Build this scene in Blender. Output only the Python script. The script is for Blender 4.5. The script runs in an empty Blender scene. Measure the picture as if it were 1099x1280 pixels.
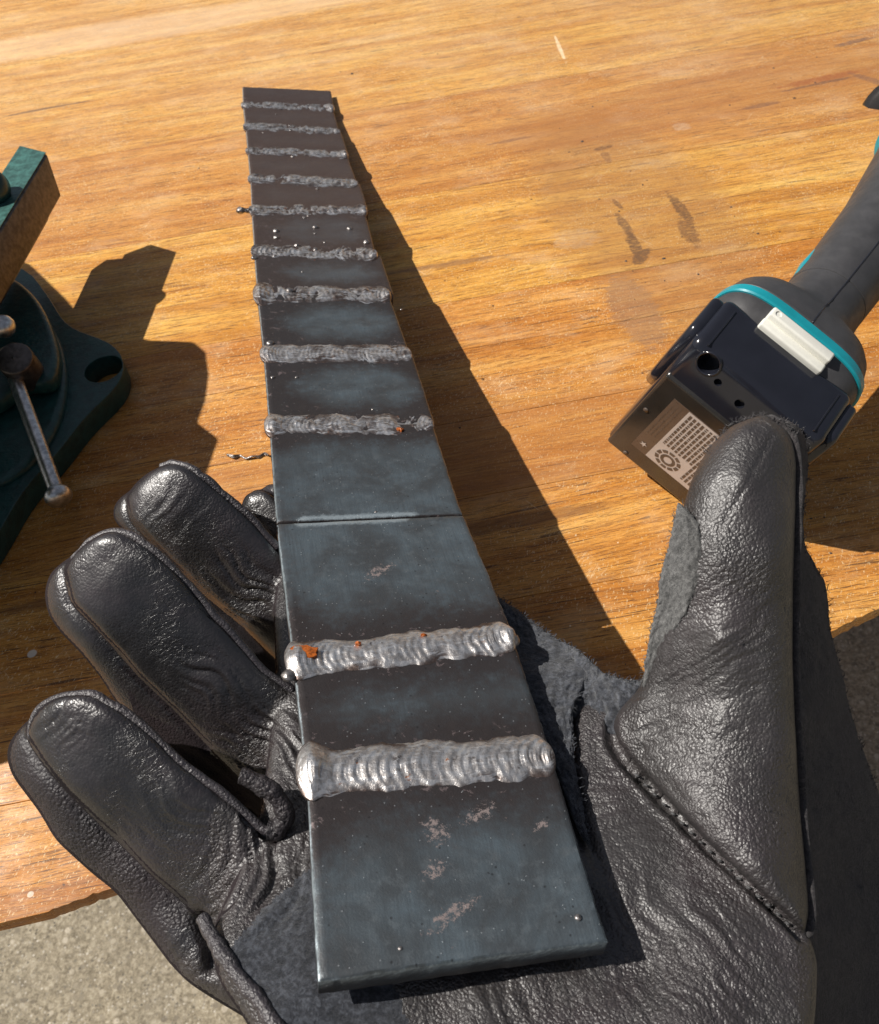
import bpy, bmesh, math, random
import numpy as np
from mathutils import Vector, Matrix
random.seed(7); rng = np.random.default_rng(7)
scn = bpy.context.scene
# ------------------------------------------------------------------ frame of reference
# one working unit U = 1.3 mm; table top is z = 0 in U; everything is stored in metres, table top at 0.75 m
K = 0.0013; TZ = 0.75; F = 1200.0; CX, CY = 549.5, 640.0
_p, _r = math.radians(48), math.radians(8)
dn = np.array([math.sin(_r)*math.cos(_p), math.cos(_r)*math.cos(_p), math.sin(_p)])
e1 = np.array([1., 0, 0]) - dn*dn[0]; e1 /= np.linalg.norm(e1)
M = np.array([e1, np.cross(-dn, e1), -dn]); H = 252.0
EYE = np.array([0, 0, H])
# ------------------------------------------------------------------ camera
cam_d = bpy.data.cameras.new('camera'); cam = bpy.data.objects.new('camera', cam_d)
scn.collection.objects.link(cam); scn.camera = cam
cam_d.sensor_fit = 'HORIZONTAL'; cam_d.sensor_width = 36; cam_d.lens = 36*F/1099
cam_d.clip_start = 0.01; cam_d.clip_end = 200
Rm = Matrix([[M[0][0], -M[0][1], -M[0][2]], [M[1][0], -M[1][1], -M[1][2]], [M[2][0], -M[2][1], -M[2][2]]])
cam.matrix_world = Matrix.Translation((0, 0, TZ + H*K)) @ Rm.to_4x4()
cam_d.dof.use_dof = True; cam_d.dof.focus_distance = 0.31; cam_d.dof.aperture_fstop = 46
# ------------------------------------------------------------------ light
sc_ = np.array([.70, .50, .55]); sc_ /= np.linalg.norm(sc_); SUN = M @ sc_
SUN_EL = math.asin(-SUN[2]); SUN_ROT = math.atan2(-SUN[0], -SUN[1])
w = bpy.data.worlds.new('World'); scn.world = w; w.use_nodes = True
wn = w.node_tree; wn.nodes.clear()
sky = wn.nodes.new('ShaderNodeTexSky'); sky.sky_type = 'NISHITA'; sky.sun_disc = False
sky.sun_elevation = SUN_EL; sky.sun_rotation = SUN_ROT; sky.dust_density = 2.5; sky.ozone_density = .5
bg = wn.nodes.new('ShaderNodeBackground'); bg.inputs[1].default_value = 0.052
wo = wn.nodes.new('ShaderNodeOutputWorld'); mx = wn.nodes.new('ShaderNodeMix'); mx.data_type = 'RGBA'; mx.inputs[0].default_value = .30; mx.inputs[7].default_value = (3.6, 3.4, 3.2, 1)
wn.links.new(sky.outputs[0], mx.inputs[6]); wn.links.new(mx.outputs[2], bg.inputs[0]); wn.links.new(bg.outputs[0], wo.inputs[0])
sl = bpy.data.lights.new('sun', 'SUN'); sl.energy = 5.0; sl.angle = math.radians(.55); sl.color = (1, .955, .89)
so = bpy.data.objects.new('sun', sl); scn.collection.objects.link(so)
so.rotation_euler = Vector((-SUN[0], -SUN[1], -SUN[2])).to_track_quat('Z', 'Y').to_euler()
scn.view_settings.view_transform = 'Standard'; scn.view_settings.look = 'None'
scn.view_settings.exposure = 0.18; scn.view_settings.gamma = 1

# ------------------------------------------------------------------ geometry helpers
def ray(x, y): return np.array([(x-CX)/F, (y-CY)/F, 1.])
def at(x, y, dep): return M @ (ray(x, y)*dep) + EYE
def atv(x, y, dep):
    x = np.asarray(x, float); y = np.asarray(y, float); dep = np.asarray(dep, float)
    c = np.stack([(x-CX)/F*dep, (y-CY)/F*dep, dep*np.ones_like(x)], -1)
    return c @ M.T + EYE
def tz(x, y, z=0.):
    r = M @ ray(x, y); return EYE + r*(z-H)/r[2]
def project(P):
    c = (np.asarray(P)-EYE) @ M
    return c[..., 0]/c[..., 2]*F+CX, c[..., 1]/c[..., 2]*F+CY, c[..., 2]
def lattice(ix, iy, seed):
    seed = int(round(float(seed)*16)); h = (ix*374761393 + iy*668265263 + seed*1274126177) & 0x7fffffff
    h = ((h ^ (h >> 13))*1103515245) & 0x7fffffff
    return ((h ^ (h >> 16)) & 0xffff)/65535.*2-1
def vn(x, y, seed=0):
    x = np.asarray(x, float); y = np.asarray(y, float)
    ix = np.floor(x).astype(np.int64); iy = np.floor(y).astype(np.int64); fx = x-ix; fy = y-iy
    fx = fx*fx*(3-2*fx); fy = fy*fy*(3-2*fy)
    a = lattice(ix, iy, seed); b = lattice(ix+1, iy, seed); c = lattice(ix, iy+1, seed); d = lattice(ix+1, iy+1, seed)
    return (a*(1-fx)+b*fx)*(1-fy) + (c*(1-fx)+d*fx)*fy
def resample(pts, n):
    pts = np.asarray(pts, float); s = np.r_[0, np.cumsum(np.linalg.norm(np.diff(pts, axis=0), axis=1))]
    # catmull style smoothing: dense linear then gaussian smoothing
    t = np.linspace(0, s[-1], n); q = np.stack([np.interp(t, s, pts[:, k]) for k in range(pts.shape[1])], 1)
    for _ in range(max(1, n//22)):
        q[1:-1] = .25*q[:-2]+.5*q[1:-1]+.25*q[2:]
    return q

ORIG = {}
def root_of(o):
    while o.parent: o = o.parent
    return o
def thing(name, label, cat, base, group=None):
    o = bpy.data.objects.new(name, None); scn.collection.objects.link(o)
    o.empty_display_size = .01
    o.location = (base[0]*K, base[1]*K, base[2]*K+TZ); o['label'] = label; o['category'] = cat
    if group: o['group'] = group
    ORIG[o.name] = np.array([base[0], base[1], base[2]], float)
    return o
def ob(name, V, Fc, mat, parent=None, smooth=True, uv=None, kind=None, label=None, cat=None, auto=None, base=None):
    V = np.asarray(V, float)
    org = ORIG[root_of(parent).name] if parent else (np.array(base, float) if base is not None else np.array([0, 0, 0.]))
    me = bpy.data.meshes.new(name); me.from_pydata(((V-org)*K).tolist(), [], [list(map(int, f)) for f in Fc])
    if uv is not None:
        l = me.uv_layers.new(name='uv'); idx = np.empty(len(me.loops), int); me.loops.foreach_get('vertex_index', idx)
        l.data.foreach_set('uv', np.asarray(uv, float)[idx].ravel())
    bm = bmesh.new(); bm.from_mesh(me); bmesh.ops.recalc_face_normals(bm, faces=bm.faces); bm.to_mesh(me); bm.free()
    if smooth: me.polygons.foreach_set('use_smooth', [True]*len(me.polygons))
    if auto is not None: me.set_sharp_from_angle(angle=math.radians(auto))
    me.materials.append(mat)
    o = bpy.data.objects.new(name, me); scn.collection.objects.link(o)
    if parent: o.parent = parent
    else:
        o.location = (org[0]*K, org[1]*K, org[2]*K+TZ); ORIG[o.name] = org
    if kind: o['kind'] = kind
    if label: o['label'] = label
    if cat: o['category'] = cat
    return o
def bevel(o, wU, seg=3, ang=30):
    m = o.modifiers.new('b', 'BEVEL'); m.width = wU*K; m.segments = seg; m.limit_method = 'ANGLE'; m.angle_limit = math.radians(ang)
    return bake(o, ang+5)
def bake(o, auto=None):
    dg = bpy.context.evaluated_depsgraph_get(); me = bpy.data.meshes.new_from_object(o.evaluated_get(dg))
    old = o.data; o.modifiers.clear(); o.data = me; bpy.data.meshes.remove(old)
    me.polygons.foreach_set('use_smooth', [True]*len(me.polygons))
    if auto: me.set_sharp_from_angle(angle=math.radians(auto))
    return o
def grid_faces(nu, nv, closed_u=False, closed_v=False):
    f = []
    for j in range(nv - (0 if closed_v else 1)):
        for i in range(nu - (0 if closed_u else 1)):
            a = j*nu+i; b = j*nu+(i+1) % nu; c = ((j+1) % nv)*nu+(i+1) % nu; d = ((j+1) % nv)*nu+i
            f.append((a, b, c, d))
    return f
def tube(pts, rad, n=10, flat=1.0, nrm=None):
    pts = np.asarray(pts, float); m = len(pts); rad = np.ones(m)*rad
    T = np.gradient(pts, axis=0); T /= np.linalg.norm(T, axis=1)[:, None]+1e-9
    up = np.array([0, 0, 1.]) if nrm is None else np.asarray(nrm, float)
    A = np.cross(T, up); A /= np.linalg.norm(A, axis=1)[:, None]+1e-9; B = np.cross(A, T)
    V = []
    for j in range(m):
        for k in range(n):
            th = 2*math.pi*k/n
            V.append(pts[j]+rad[j]*(A[j]*math.cos(th)+flat*B[j]*math.sin(th)))
    Fc = grid_faces(n, m, closed_u=True)
    Fc.append(tuple(range(n))[::-1]); Fc.append(tuple((m-1)*n+k for k in range(n)))
    return np.array(V), Fc
def prism(poly, z0, z1):
    n = len(poly); V = [(x, y, z0) for x, y in poly]+[(x, y, z1) for x, y in poly]
    Fc = [tuple(range(n))[::-1], tuple(range(n, 2*n))]+[(i, (i+1) % n, n+(i+1) % n, n+i) for i in range(n)]
    return np.array(V, float), Fc
def revolve(profile, c, axis, n=40):
    axis = np.asarray(axis, float); axis /= np.linalg.norm(axis)
    t = np.array([1, 0, 0.]) if abs(axis[0]) < .8 else np.array([0, 1., 0]); A = np.cross(axis, t); A /= np.linalg.norm(A); B = np.cross(axis, A)
    V = []
    for (r, h) in profile:
        for k in range(n):
            th = 2*math.pi*k/n; V.append(c+axis*h+(A*math.cos(th)+B*math.sin(th))*r)
    m = len(profile); Fc = grid_faces(n, m, closed_u=True)
    Fc.append(tuple(range(n))[::-1]); Fc.append(tuple((m-1)*n+k for k in range(n)))
    return np.array(V), Fc

# ------------------------------------------------------------------ material helpers
class Mt:
    def __init__(s, name):
        s.m = bpy.data.materials.new(name); s.m.use_nodes = True; s.t = s.m.node_tree; s.t.nodes.clear()
        s.out = s.t.nodes.new('ShaderNodeOutputMaterial'); s.b = s.t.nodes.new('ShaderNodeBsdfPrincipled')
        s.t.links.new(s.b.outputs[0], s.out.inputs[0])
    def n(s, k, **a):
        x = s.t.nodes.new('ShaderNode'+k)
        for q, v_ in a.items(): setattr(x, q, v_)
        return x
    def L(s, a, b):
        if hasattr(a, 'outputs'): a = a.outputs[0]
        if isinstance(a, (int, float)): b.default_value = a
        elif isinstance(a, tuple): b.default_value = a if len(a) != 3 or b.type == 'VECTOR' else (*a, 1)
        else: s.t.links.new(a, b)
    def co(s, kind='Object', scale=(1, 1, 1), rot=0., off=None, U=True):
        if kind == 'UV': src = s.n('TexCoord').outputs['UV']; k = 1.
        else: src = s.n('TexCoord').outputs[kind]; k = 1/K if U else 1.
        mp = s.n('Mapping', vector_type='POINT'); s.L(src, mp.inputs[0]); mp.inputs['Scale'].default_value = (k, k, k)
        mp.inputs['Rotation'].default_value = (0, 0, rot)
        o = mp.outputs[0]
        if off is not None:
            a = s.n('VectorMath', operation='ADD'); s.L(o, a.inputs[0]); s.L(off, a.inputs[1]); o = a.outputs[0]
        m2 = s.n('VectorMath', operation='MULTIPLY'); s.L(o, m2.inputs[0]); m2.inputs[1].default_value = scale
        return m2.outputs[0]
    def noise(s, v_, sc=1., det=4., ro=.55, dist=0.):
        x = s.n('TexNoise'); s.L(v_, x.inputs['Vector']); x.inputs['Scale'].default_value = sc; x.inputs['Detail'].default_value = det
        x.inputs['Roughness'].default_value = ro; x.inputs['Distortion'].default_value = dist; return x.outputs['Fac']
    def voro(s, v_, sc=1., feat='F1', out='Distance', rnd=1.):
        x = s.n('TexVoronoi', feature=feat); s.L(v_, x.inputs['Vector']); x.inputs['Scale'].default_value = sc
        x.inputs['Randomness'].default_value = rnd; return x.outputs[out]
    def ramp(s, fac, st, interp='LINEAR'):
        x = s.n('ValToRGB'); x.color_ramp.interpolation = interp; e = x.color_ramp.elements
        while len(e) < len(st): e.new(.5)
        for i, (p_, c) in enumerate(st):
            e[i].position = p_; c = (c, c, c) if isinstance(c, (int, float)) else c; e[i].color = (*c, 1)
        s.L(fac, x.inputs[0]); return x.outputs[0]
    def ss(s, v_, a, b, o0=0., o1=1.):
        x = s.n('MapRange', interpolation_type='SMOOTHSTEP'); s.L(v_, x.inputs[0])
        for k, q in zip((1, 2, 3, 4), (a, b, o0, o1)): x.inputs[k].default_value = q
        return x.outputs[0]
    def mix(s, fac, a, b, mode='MIX'):
        x = s.n('Mix', data_type='RGBA', blend_type=mode); s.L(fac, x.inputs[0]); s.L(a, x.inputs[6]); s.L(b, x.inputs[7]); return x.outputs[2]
    def ma(s, op, a, b=0., c=0.):
        x = s.n('Math', operation=op); s.L(a, x.inputs[0]); s.L(b, x.inputs[1]); s.L(c, x.inputs[2]); return x.outputs[0]
    def bump(s, h, dist, st=1., nrm=None):
        x = s.n('Bump'); x.inputs['Strength'].default_value = st; x.inputs['Distance'].default_value = dist; s.L(h, x.inputs['Height'])
        if nrm is not None: s.L(nrm, x.inputs['Normal'])
        return x.outputs[0]
    def set(s, **a):
        nm = dict(col='Base Color', ro='Roughness', me='Metallic', nor='Normal', spec='Specular IOR Level', coat='Coat Weight', coatr='Coat Roughness',
                  sheen='Sheen Weight', sheenr='Sheen Roughness', sheent='Sheen Tint')
        for k, v_ in a.items(): s.L(v_, s.b.inputs[nm[k]])
        return s.m

GR = math.radians(9.2)            # grain direction of the table, world angle
def m_wood():
    g = Mt('oiled_hardwood')
    oi = g.n('ObjectInfo'); rnd = oi.outputs['Random']
    cmb = g.n('CombineXYZ'); g.L(g.ma('MULTIPLY', rnd, 900.), cmb.inputs[0]); g.L(g.ma('MULTIPLY', rnd, 300.), cmb.inputs[1])
    P = g.co(rot=-GR, off=cmb.outputs[0]); W = g.co(rot=-GR); X = g.co()
    def st(v_, a, b): 
        x = g.n('VectorMath', operation='MULTIPLY'); g.L(v_, x.inputs[0]); x.inputs[1].default_value = (a, b, b); return x.outputs[0]
    warp = g.n('TexNoise'); g.L(st(P, .006, .02), warp.inputs['Vector']); warp.inputs['Scale'].default_value = 1; 
    wv = g.n('VectorMath', operation='SCALE'); g.L(warp.outputs['Color'], wv.inputs[0]); wv.inputs['Scale'].default_value = 14
    P2n = g.n('VectorMath', operation='ADD'); g.L(P, P2n.inputs[0]); g.L(wv, P2n.inputs[1]); P2 = P2n.outputs[0]
    bands = g.noise(st(P2, .008, .11), 1, 5, .6)
    fine = g.noise(st(P2, .035, .9), 1, 4, .65)
    pores = g.noise(st(P2, .12, 3.2), 1, 2, .6); pores2 = g.noise(st(P, .35, 6.5), 1, 1, .5)
    mott = g.noise(st(P, .03, .045), 1, 4, .6)
    c = g.ramp(bands, [(.22, (.37, .140, .022)), (.42, (.49, .205, .034)), (.56, (.60, .295, .064)), (.75, (.69, .41, .12))])
    c = g.mix(1., c, oi.outputs['Color'], 'MULTIPLY')
    c = g.mix(g.ss(fine, .50, .66, 0, .55), c, (.24, .085, .020))
    c = g.mix(g.ss(fine, .30, .46, .30, 0), c, (.76, .45, .12))
    c = g.mix(g.ss(pores, .56, .64, 0, .75), c, (.13, .045, .014))
    c = g.mix(g.ss(pores2, .58, .66, 0, .55), c, (.12, .045, .015))
    spk = g.noise(g.co(rot=.1, scale=(.8, 2.2, 1)), .9, 5, .8)
    c = g.mix(g.ss(spk, .52, .68, 0, .35), c, (.26, .11, .035)); c = g.mix(g.ss(spk, .32, .46, .3, 0), c, (.80, .56, .26))
    dash = g.noise(st(P2, .05, 1.5), 1, 2, .5)
    c = g.mix(g.ss(dash, .62, .68, 0, .8), c, (.07, .03, .015))
    c = g.mix(g.ss(mott, .50, .75, 0, .30), c, (.66, .46, .27))
    fleck = g.noise(g.co(rot=.3, scale=(1.0, .35, 1)), 1.6, 3, .7)
    c = g.mix(g.ma('MULTIPLY', g.ss(fleck, .58, .66), g.ss(g.noise(X, .02, 3, .6), .38, .56, 0.12, .6)), c, (.86, .70, .42))
    # wood turns paler in patches towards the far side of the table
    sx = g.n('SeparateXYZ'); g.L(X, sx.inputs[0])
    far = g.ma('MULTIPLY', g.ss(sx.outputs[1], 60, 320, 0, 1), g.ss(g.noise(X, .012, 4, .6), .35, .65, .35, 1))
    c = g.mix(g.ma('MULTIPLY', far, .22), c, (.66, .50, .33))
    # scratches
    for sc, rr in ((.09, .9), (.13, -.7), (.07, 2.1)):
        v_ = g.co(rot=rr, scale=(.03, 1, 1)); sn = g.noise(v_, sc*6, 2, .5, .4)
        line = g.ma('MULTIPLY', g.ss(g.ma('ABSOLUTE', g.ma('SUBTRACT', sn, .5)), .0, .006, 1, 0), g.ss(g.noise(X, .05, 2, .5), .56, .64))
        c = g.mix(g.ma('MULTIPLY', line, .45), c, (.80, .62, .38))
    chips = g.ss(g.ma('ADD', g.voro(X, .22), g.ma('MULTIPLY', g.noise(X, 1.5, 2), .12)), .10, .14, 1, 0)
    c = g.mix(g.ma('MULTIPLY', chips, g.ss(g.noise(X, .03, 3, .6), .52, .62, 0, .8)), c, (.82, .70, .5))
    c = g.mix(g.ss(g.ma('ADD', g.voro(g.co(rot=.4, scale=(1, 1.6, 1)), .085), g.ma('MULTIPLY', g.noise(X, 1.2, 2), .08)), .065, .10, .8, 0), c, (.07, .04, .025))
    # stains and burns: (x, y) image reading, half length, half width, rotation, colour, strength
    marks = [((852, 262), 17, 3.0, 102, (.07, .03, .015), .95), ((861, 290), 13, 4.2, 98, (.12, .05, .02), .8), ((780, 280), 11, 2.6, 104, (.10, .055, .03), .8), ((793, 306), 13, 3.0, 98, (.07, .035, .02), .9), ((802, 321), 7, 3.4, 60, (.06, .03, .02), .9), ((772, 255), 6, 1.4, 110, (.12, .06, .03), .8), ((753, 185), 6, 2.0, 15, (.12, .055, .03), .85), ((758, 196), 7, 2.4, 100, (.18, .08, .04), .6),
             ((1025, 99), 25, 3.8, 14, (.30, .085, .035), .8), ((1026, 104), 24, 1.5, 14, (.07, .06, .06), .85), ((950, 132), 12, 2.2, 12, (.14, .09, .07), .8),
             ((1068, 52), 14, 2.6, 18, (.18, .11, .08), .7), ((720, 298), 12, 9, 0, (.72, .62, .45), .18), ((795, 390), 30, 11, 100, (.24, .15, .10), .4),
             ((700, 60), 20, 1.3, 95, (.85, .68, .45), .7), ((852, 158), 5, 5, 0, (.72, .60, .45), .3),
             ((560, 330), 30, 2.2, 8, (.22, .12, .06), .5), ((60, 135), 30, 1.6, 12, (.12, .08, .06), .6), ((1090, 100), 14, 3, 130, (.12, .09, .08), .7),
             ((640, 175), 14, 1.6, 12, (.13, .09, .07), .7), ((40, 817), 1.6, 1.6, 0, (.70, .64, .55), .7), ((38, 1118), .9, .9, 0, (.8, .72, .6), .5),
             ((120, 1120), 26, 1.2, 12, (.35, .16, .06), .5), ((600, 660), 40, 2.5, 9, (.16, .07, .03), .45), ((180, 730), 46, 2.0, 10, (.14, .06, .03), .5)]
    marks += [((800, 265), 85, 34, 105, (.30, .16, .07), .35), ((900, 120), 120, 22, 12, (.36, .15, .05), .4), ((620, 560), 120, 20, 10, (.38, .16, .05), .35), ((150, 40), 160, 18, 9, (.78, .60, .40), .3)]
    wob = g.ma('ADD', g.ma('MULTIPLY', g.noise(X, .16, 5, .75), 1.3), g.ma('MULTIPLY', g.noise(g.co(rot=-GR, scale=(.10, .8, 1)), 1, 4, .7), 1.5)); wob = g.ma('SUBTRACT', wob, .75)
    brk = g.ss(g.noise(g.co(rot=-GR, scale=(.35, 1.2, 1)), 1, 4, .75), .36, .56, .25, 1)
    for (px, a, b, rd, cc, stg) in marks:
        q = tz(*px); mp = g.n('Mapping', vector_type='TEXTURE'); g.L(g.n('TexCoord').outputs['Object'], mp.inputs[0])
        mp.inputs['Location'].default_value = (q[0]*K, (q[1]-300)*K, 0); mp.inputs['Rotation'].default_value = (0, 0, math.radians(rd)); mp.inputs['Scale'].default_value = (a*K, b*K, 1)
        ln = g.n('VectorMath', operation='LENGTH'); g.L(mp.outputs[0], ln.inputs[0])
        fq = g.ma('ADD', g.ma('SUBTRACT', ln.outputs['Value'], .32 if a > 3 else 0.), g.ma('MULTIPLY', wob, (.5 if a > 30 else .8) if a > 3 else .2))
        c = g.mix(g.ma('MULTIPLY', g.ss(fq, .95, 1.5 if a > 30 else 1.22, min(1, stg*1.15), 0), brk if 3 < a < 30 else 1.), c, cc)
    ro = g.ss(g.noise(X, .1, 4, .7), .3, .7, .38, .62)
    hgt = g.ma('ADD', g.ma('MULTIPLY', pores, .7), g.ma('MULTIPLY', fine, .5))
    return g.set(col=c, ro=ro, nor=g.bump(hgt, .0004, .35), spec=.35)
def m_ground():
    g = Mt('exposed_aggregate'); X = g.co(U=False)
    v1 = g.n('TexVoronoi'); g.L(X, v1.inputs[0]); v1.inputs['Scale'].default_value = 95; 
    v2 = g.n('TexVoronoi'); g.L(X, v2.inputs[0]); v2.inputs['Scale'].default_value = 260
    sv = g.n('SeparateColor'); g.L(v1.outputs['Color'], sv.inputs[0]); sv2 = g.n('SeparateColor'); g.L(v2.outputs['Color'], sv2.inputs[0])
    c = g.ramp(g.noise(X, 210, 5, .75), [(.30, (.10, .08, .05)), (.45, (.235, .198, .135)), (.56, (.36, .31, .22)), (.70, (.56, .50, .39))])
    st_ = g.ma('MULTIPLY', g.ss(v1.outputs['Distance'], .22, .42, 1, 0), g.ss(sv.outputs[0], .3, .4))
    c = g.mix(st_, c, g.ramp(sv.outputs[1], [(0, (.15, .125, .09)), (.5, (.38, .33, .24)), (1, (.52, .46, .36))]))
    st2 = g.ma('MULTIPLY', g.ss(v2.outputs['Distance'], .2, .45, 1, 0), g.ss(sv2.outputs[0], .5, .6))
    c = g.mix(st2, c, g.ramp(sv2.outputs[1], [(0, (.09, .08, .06)), (.6, (.36, .32, .25)), (1, (.6, .55, .46))]))
    c = g.mix(g.ss(g.noise(X, 7, 4, .6), .4, .7, 0, .3), c, (.16, .145, .115))
    return g.set(col=c, ro=.85, nor=g.bump(g.noise(X, 210, 5, .75), .003, .8))
def simple(name, col, ro=.5, me=0., nsc=.3, nam=.2, bsc=3., bd=.0001, spec=.5, coat=0.):
    g = Mt(name); X = g.co(); nz = g.noise(X, nsc, 5, .6)
    c = g.mix(g.ss(nz, .3, .7), tuple(k*(1-nam) for k in col), tuple(min(1, k*(1+nam)) for k in col))
    r = g.ss(g.noise(X, nsc*2.3, 4, .6), .3, .7, ro*.85, min(1, ro*1.2))
    return g.set(col=c, ro=r, me=me, nor=g.bump(g.noise(X, bsc, 3, .6), bd, .5), spec=spec, coat=coat)
def m_leather(name, base, cell=.66, ro=.46, bd=.00034, spec=.95, warm=(.032, .024, .026), lo=.45, hi=1.):
    g = Mt(name); X = g.co()
    nz = g.n('TexNoise'); g.L(X, nz.inputs[0]); nz.inputs['Scale'].default_value = .7
    wv = g.n('VectorMath', operation='SCALE'); g.L(nz.outputs['Color'], wv.inputs[0]); wv.inputs['Scale'].default_value = .8
    a = g.n('VectorMath', operation='ADD'); g.L(X, a.inputs[0]); g.L(wv, a.inputs[1]); Y = a.outputs[0]
    v1 = g.voro(Y, 1/cell); v2 = g.voro(Y, 1.9/cell)
    area = g.ss(g.noise(X, .045, 3, .6), .38, .62, lo, hi)
    h = g.ma('ADD', g.ma('MULTIPLY', g.ma('POWER', v1, 1.4), -1.0), g.ma('MULTIPLY', v2, -.30)); h = g.ma('MULTIPLY', h, area)
    cr1 = g.noise(g.co(rot=.9, scale=(.25, 1.3, .7)), .8, 3, .6, .5); cr2 = g.noise(g.co(rot=-.5, scale=(.3, 1.2, .7)), .7, 3, .6, .5)
    ln = g.ma('ADD', g.ss(g.ma('ABSOLUTE', g.ma('SUBTRACT', cr1, .5)), 0, .05, -.22, 0), g.ss(g.ma('ABSOLUTE', g.ma('SUBTRACT', cr2, .5)), 0, .05, -.2, 0))
    h = g.ma('ADD', h, g.ma('MULTIPLY', ln, g.ss(g.noise(X, .06, 2, .5), .45, .6)))
    h = g.ma('ADD', h, g.ma('MULTIPLY', g.noise(X, .35, 2, .5), .25))
    c = g.mix(g.ss(g.noise(X, .05, 4, .6), .35, .7), base, warm)
    c = g.mix(g.ss(v2, .25, .7, 0, .5), c, tuple(k*2.3 for k in base))
    r = g.ma('ADD', g.ma('MULTIPLY', g.noise(X, .3, 4, .7), .26), ro-.13)
    return g.set(col=c, ro=r, nor=g.bump(h, bd, 1.), spec=spec)
def m_suede(name, base, hi, sc=1.):
    g = Mt(name); X = g.co()
    n1 = g.noise(X, 1.1*sc, 6, .8); n2 = g.noise(X, .12*sc, 4, .6)
    c = g.mix(g.ss(n1, .40, .62), base, hi); c = g.mix(g.ss(g.noise(X, .45*sc, 5, .7), .45, .62, 0, .7), c, tuple(k*.45 for k in base)); c = g.mix(g.ss(n2, .4, .7, 0, .4), c, tuple(k*.6 for k in base))
    return g.set(col=c, ro=.95, nor=g.bump(n1, .0011, 1.), spec=.15, sheen=.25, sheenr=.5)
def m_plate():
    g = Mt('mill_scale_steel'); P = g.co('UV')
    at_ = g.n('Attribute', attribute_name='haz'); sp = g.n('SeparateColor'); g.L(at_.outputs['Color'], sp.inputs[0])
    haz, grd, farr = sp.outputs[0], sp.outputs[1], sp.outputs[2]
    big = g.noise(P, .07, 5, .6, .5); mid = g.noise(P, .35, 5, .65)
    vs = g.n('VectorMath', operation='MULTIPLY'); g.L(P, vs.inputs[0]); vs.inputs[1].default_value = (2.2, .06, 1); streak = g.noise(vs.outputs[0], 1, 4, .7)
    c = g.mix(g.ss(big, .30, .70), (.075, .080, .084), (.130, .165, .188))
    c = g.mix(g.ss(streak, .4, .65, 0, .45), c, (.075, .088, .097))
    c = g.mix(g.ss(mid, .5, .7, 0, .30), c, (.20, .232, .25))
    hz = g.ma('ADD', haz, g.ma('MULTIPLY', g.ma('SUBTRACT', mid, .5), .9))
    c = g.mix(g.ss(hz, .05, .75, 0, .92), c, (.046, .036, .034))
    c = g.mix(g.ma('MULTIPLY', farr, .85), c, (.105, .068, .055))  # brown reflection painted into the far plates
    fl = g.ma('MULTIPLY', g.ss(g.noise(P, .28, 6, .75, .6), .60, .62), g.ss(hz, .5, .85))
    c = g.mix(g.ma('MULTIPLY', fl, .6), c, (.27, .21, .205))
    sc_m = 0.
    for (qx, qy, ra, rb_) in SCUFF:
        mp = g.n('Mapping', vector_type='TEXTURE'); g.L(g.n('TexCoord').outputs['UV'], mp.inputs[0]); mp.inputs['Location'].default_value = (qx, qy, 0)
        mp.inputs['Rotation'].default_value = (0, 0, .5); mp.inputs['Scale'].default_value = (ra, rb_, 1); ln = g.n('VectorMath', operation='LENGTH'); g.L(mp.outputs[0], ln.inputs[0])
        sc_m = g.ma('MAXIMUM', sc_m, g.ss(ln.outputs['Value'], .3, 1.2, 1, 0))
    sk = g.ss(g.ma('ADD', g.noise(P, .8, 6, .85), g.ma('MULTIPLY', sc_m, .13)), .625, .65); c = g.mix(g.ma('MULTIPLY', sk, g.ss(sc_m, .02, .2)), c, (.36, .29, .27))
    fk = g.ma('MULTIPLY', g.ss(g.noise(P, .55, 5, .8), .655, .675), g.ss(g.noise(P, .06, 2), .54, .6))
    c = g.mix(fk, c, (.34, .26, .24))
    dots = g.ss(g.voro(P, .55), .06, .10, 1, 0); c = g.mix(g.ma('MULTIPLY', dots, .55), c, (.32, .34, .36))
    ddk = g.ss(g.voro(g.co('UV', off=(31., 7., 0)), .33), .05, .11, 1, 0); c = g.mix(g.ma('MULTIPLY', ddk, .6), c, (.02, .018, .018))
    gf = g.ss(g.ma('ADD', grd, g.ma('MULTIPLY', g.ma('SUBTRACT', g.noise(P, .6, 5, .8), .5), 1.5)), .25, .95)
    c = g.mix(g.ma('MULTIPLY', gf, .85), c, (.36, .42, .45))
    ro = g.ma('ADD', g.ma('MULTIPLY', mid, .2), .33)
    hh = g.ma('ADD', g.ma('MULTIPLY', g.noise(P, 2.2, 4, .7), .6), g.ma('MULTIPLY', g.noise(P, .3, 3, .6), .8)); hh = g.ma('ADD', hh, g.ma('MULTIPLY', dots, .5))
    return g.set(col=c, ro=ro, me=.55, nor=g.bump(hh, .00022, .8), spec=.5)
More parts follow.
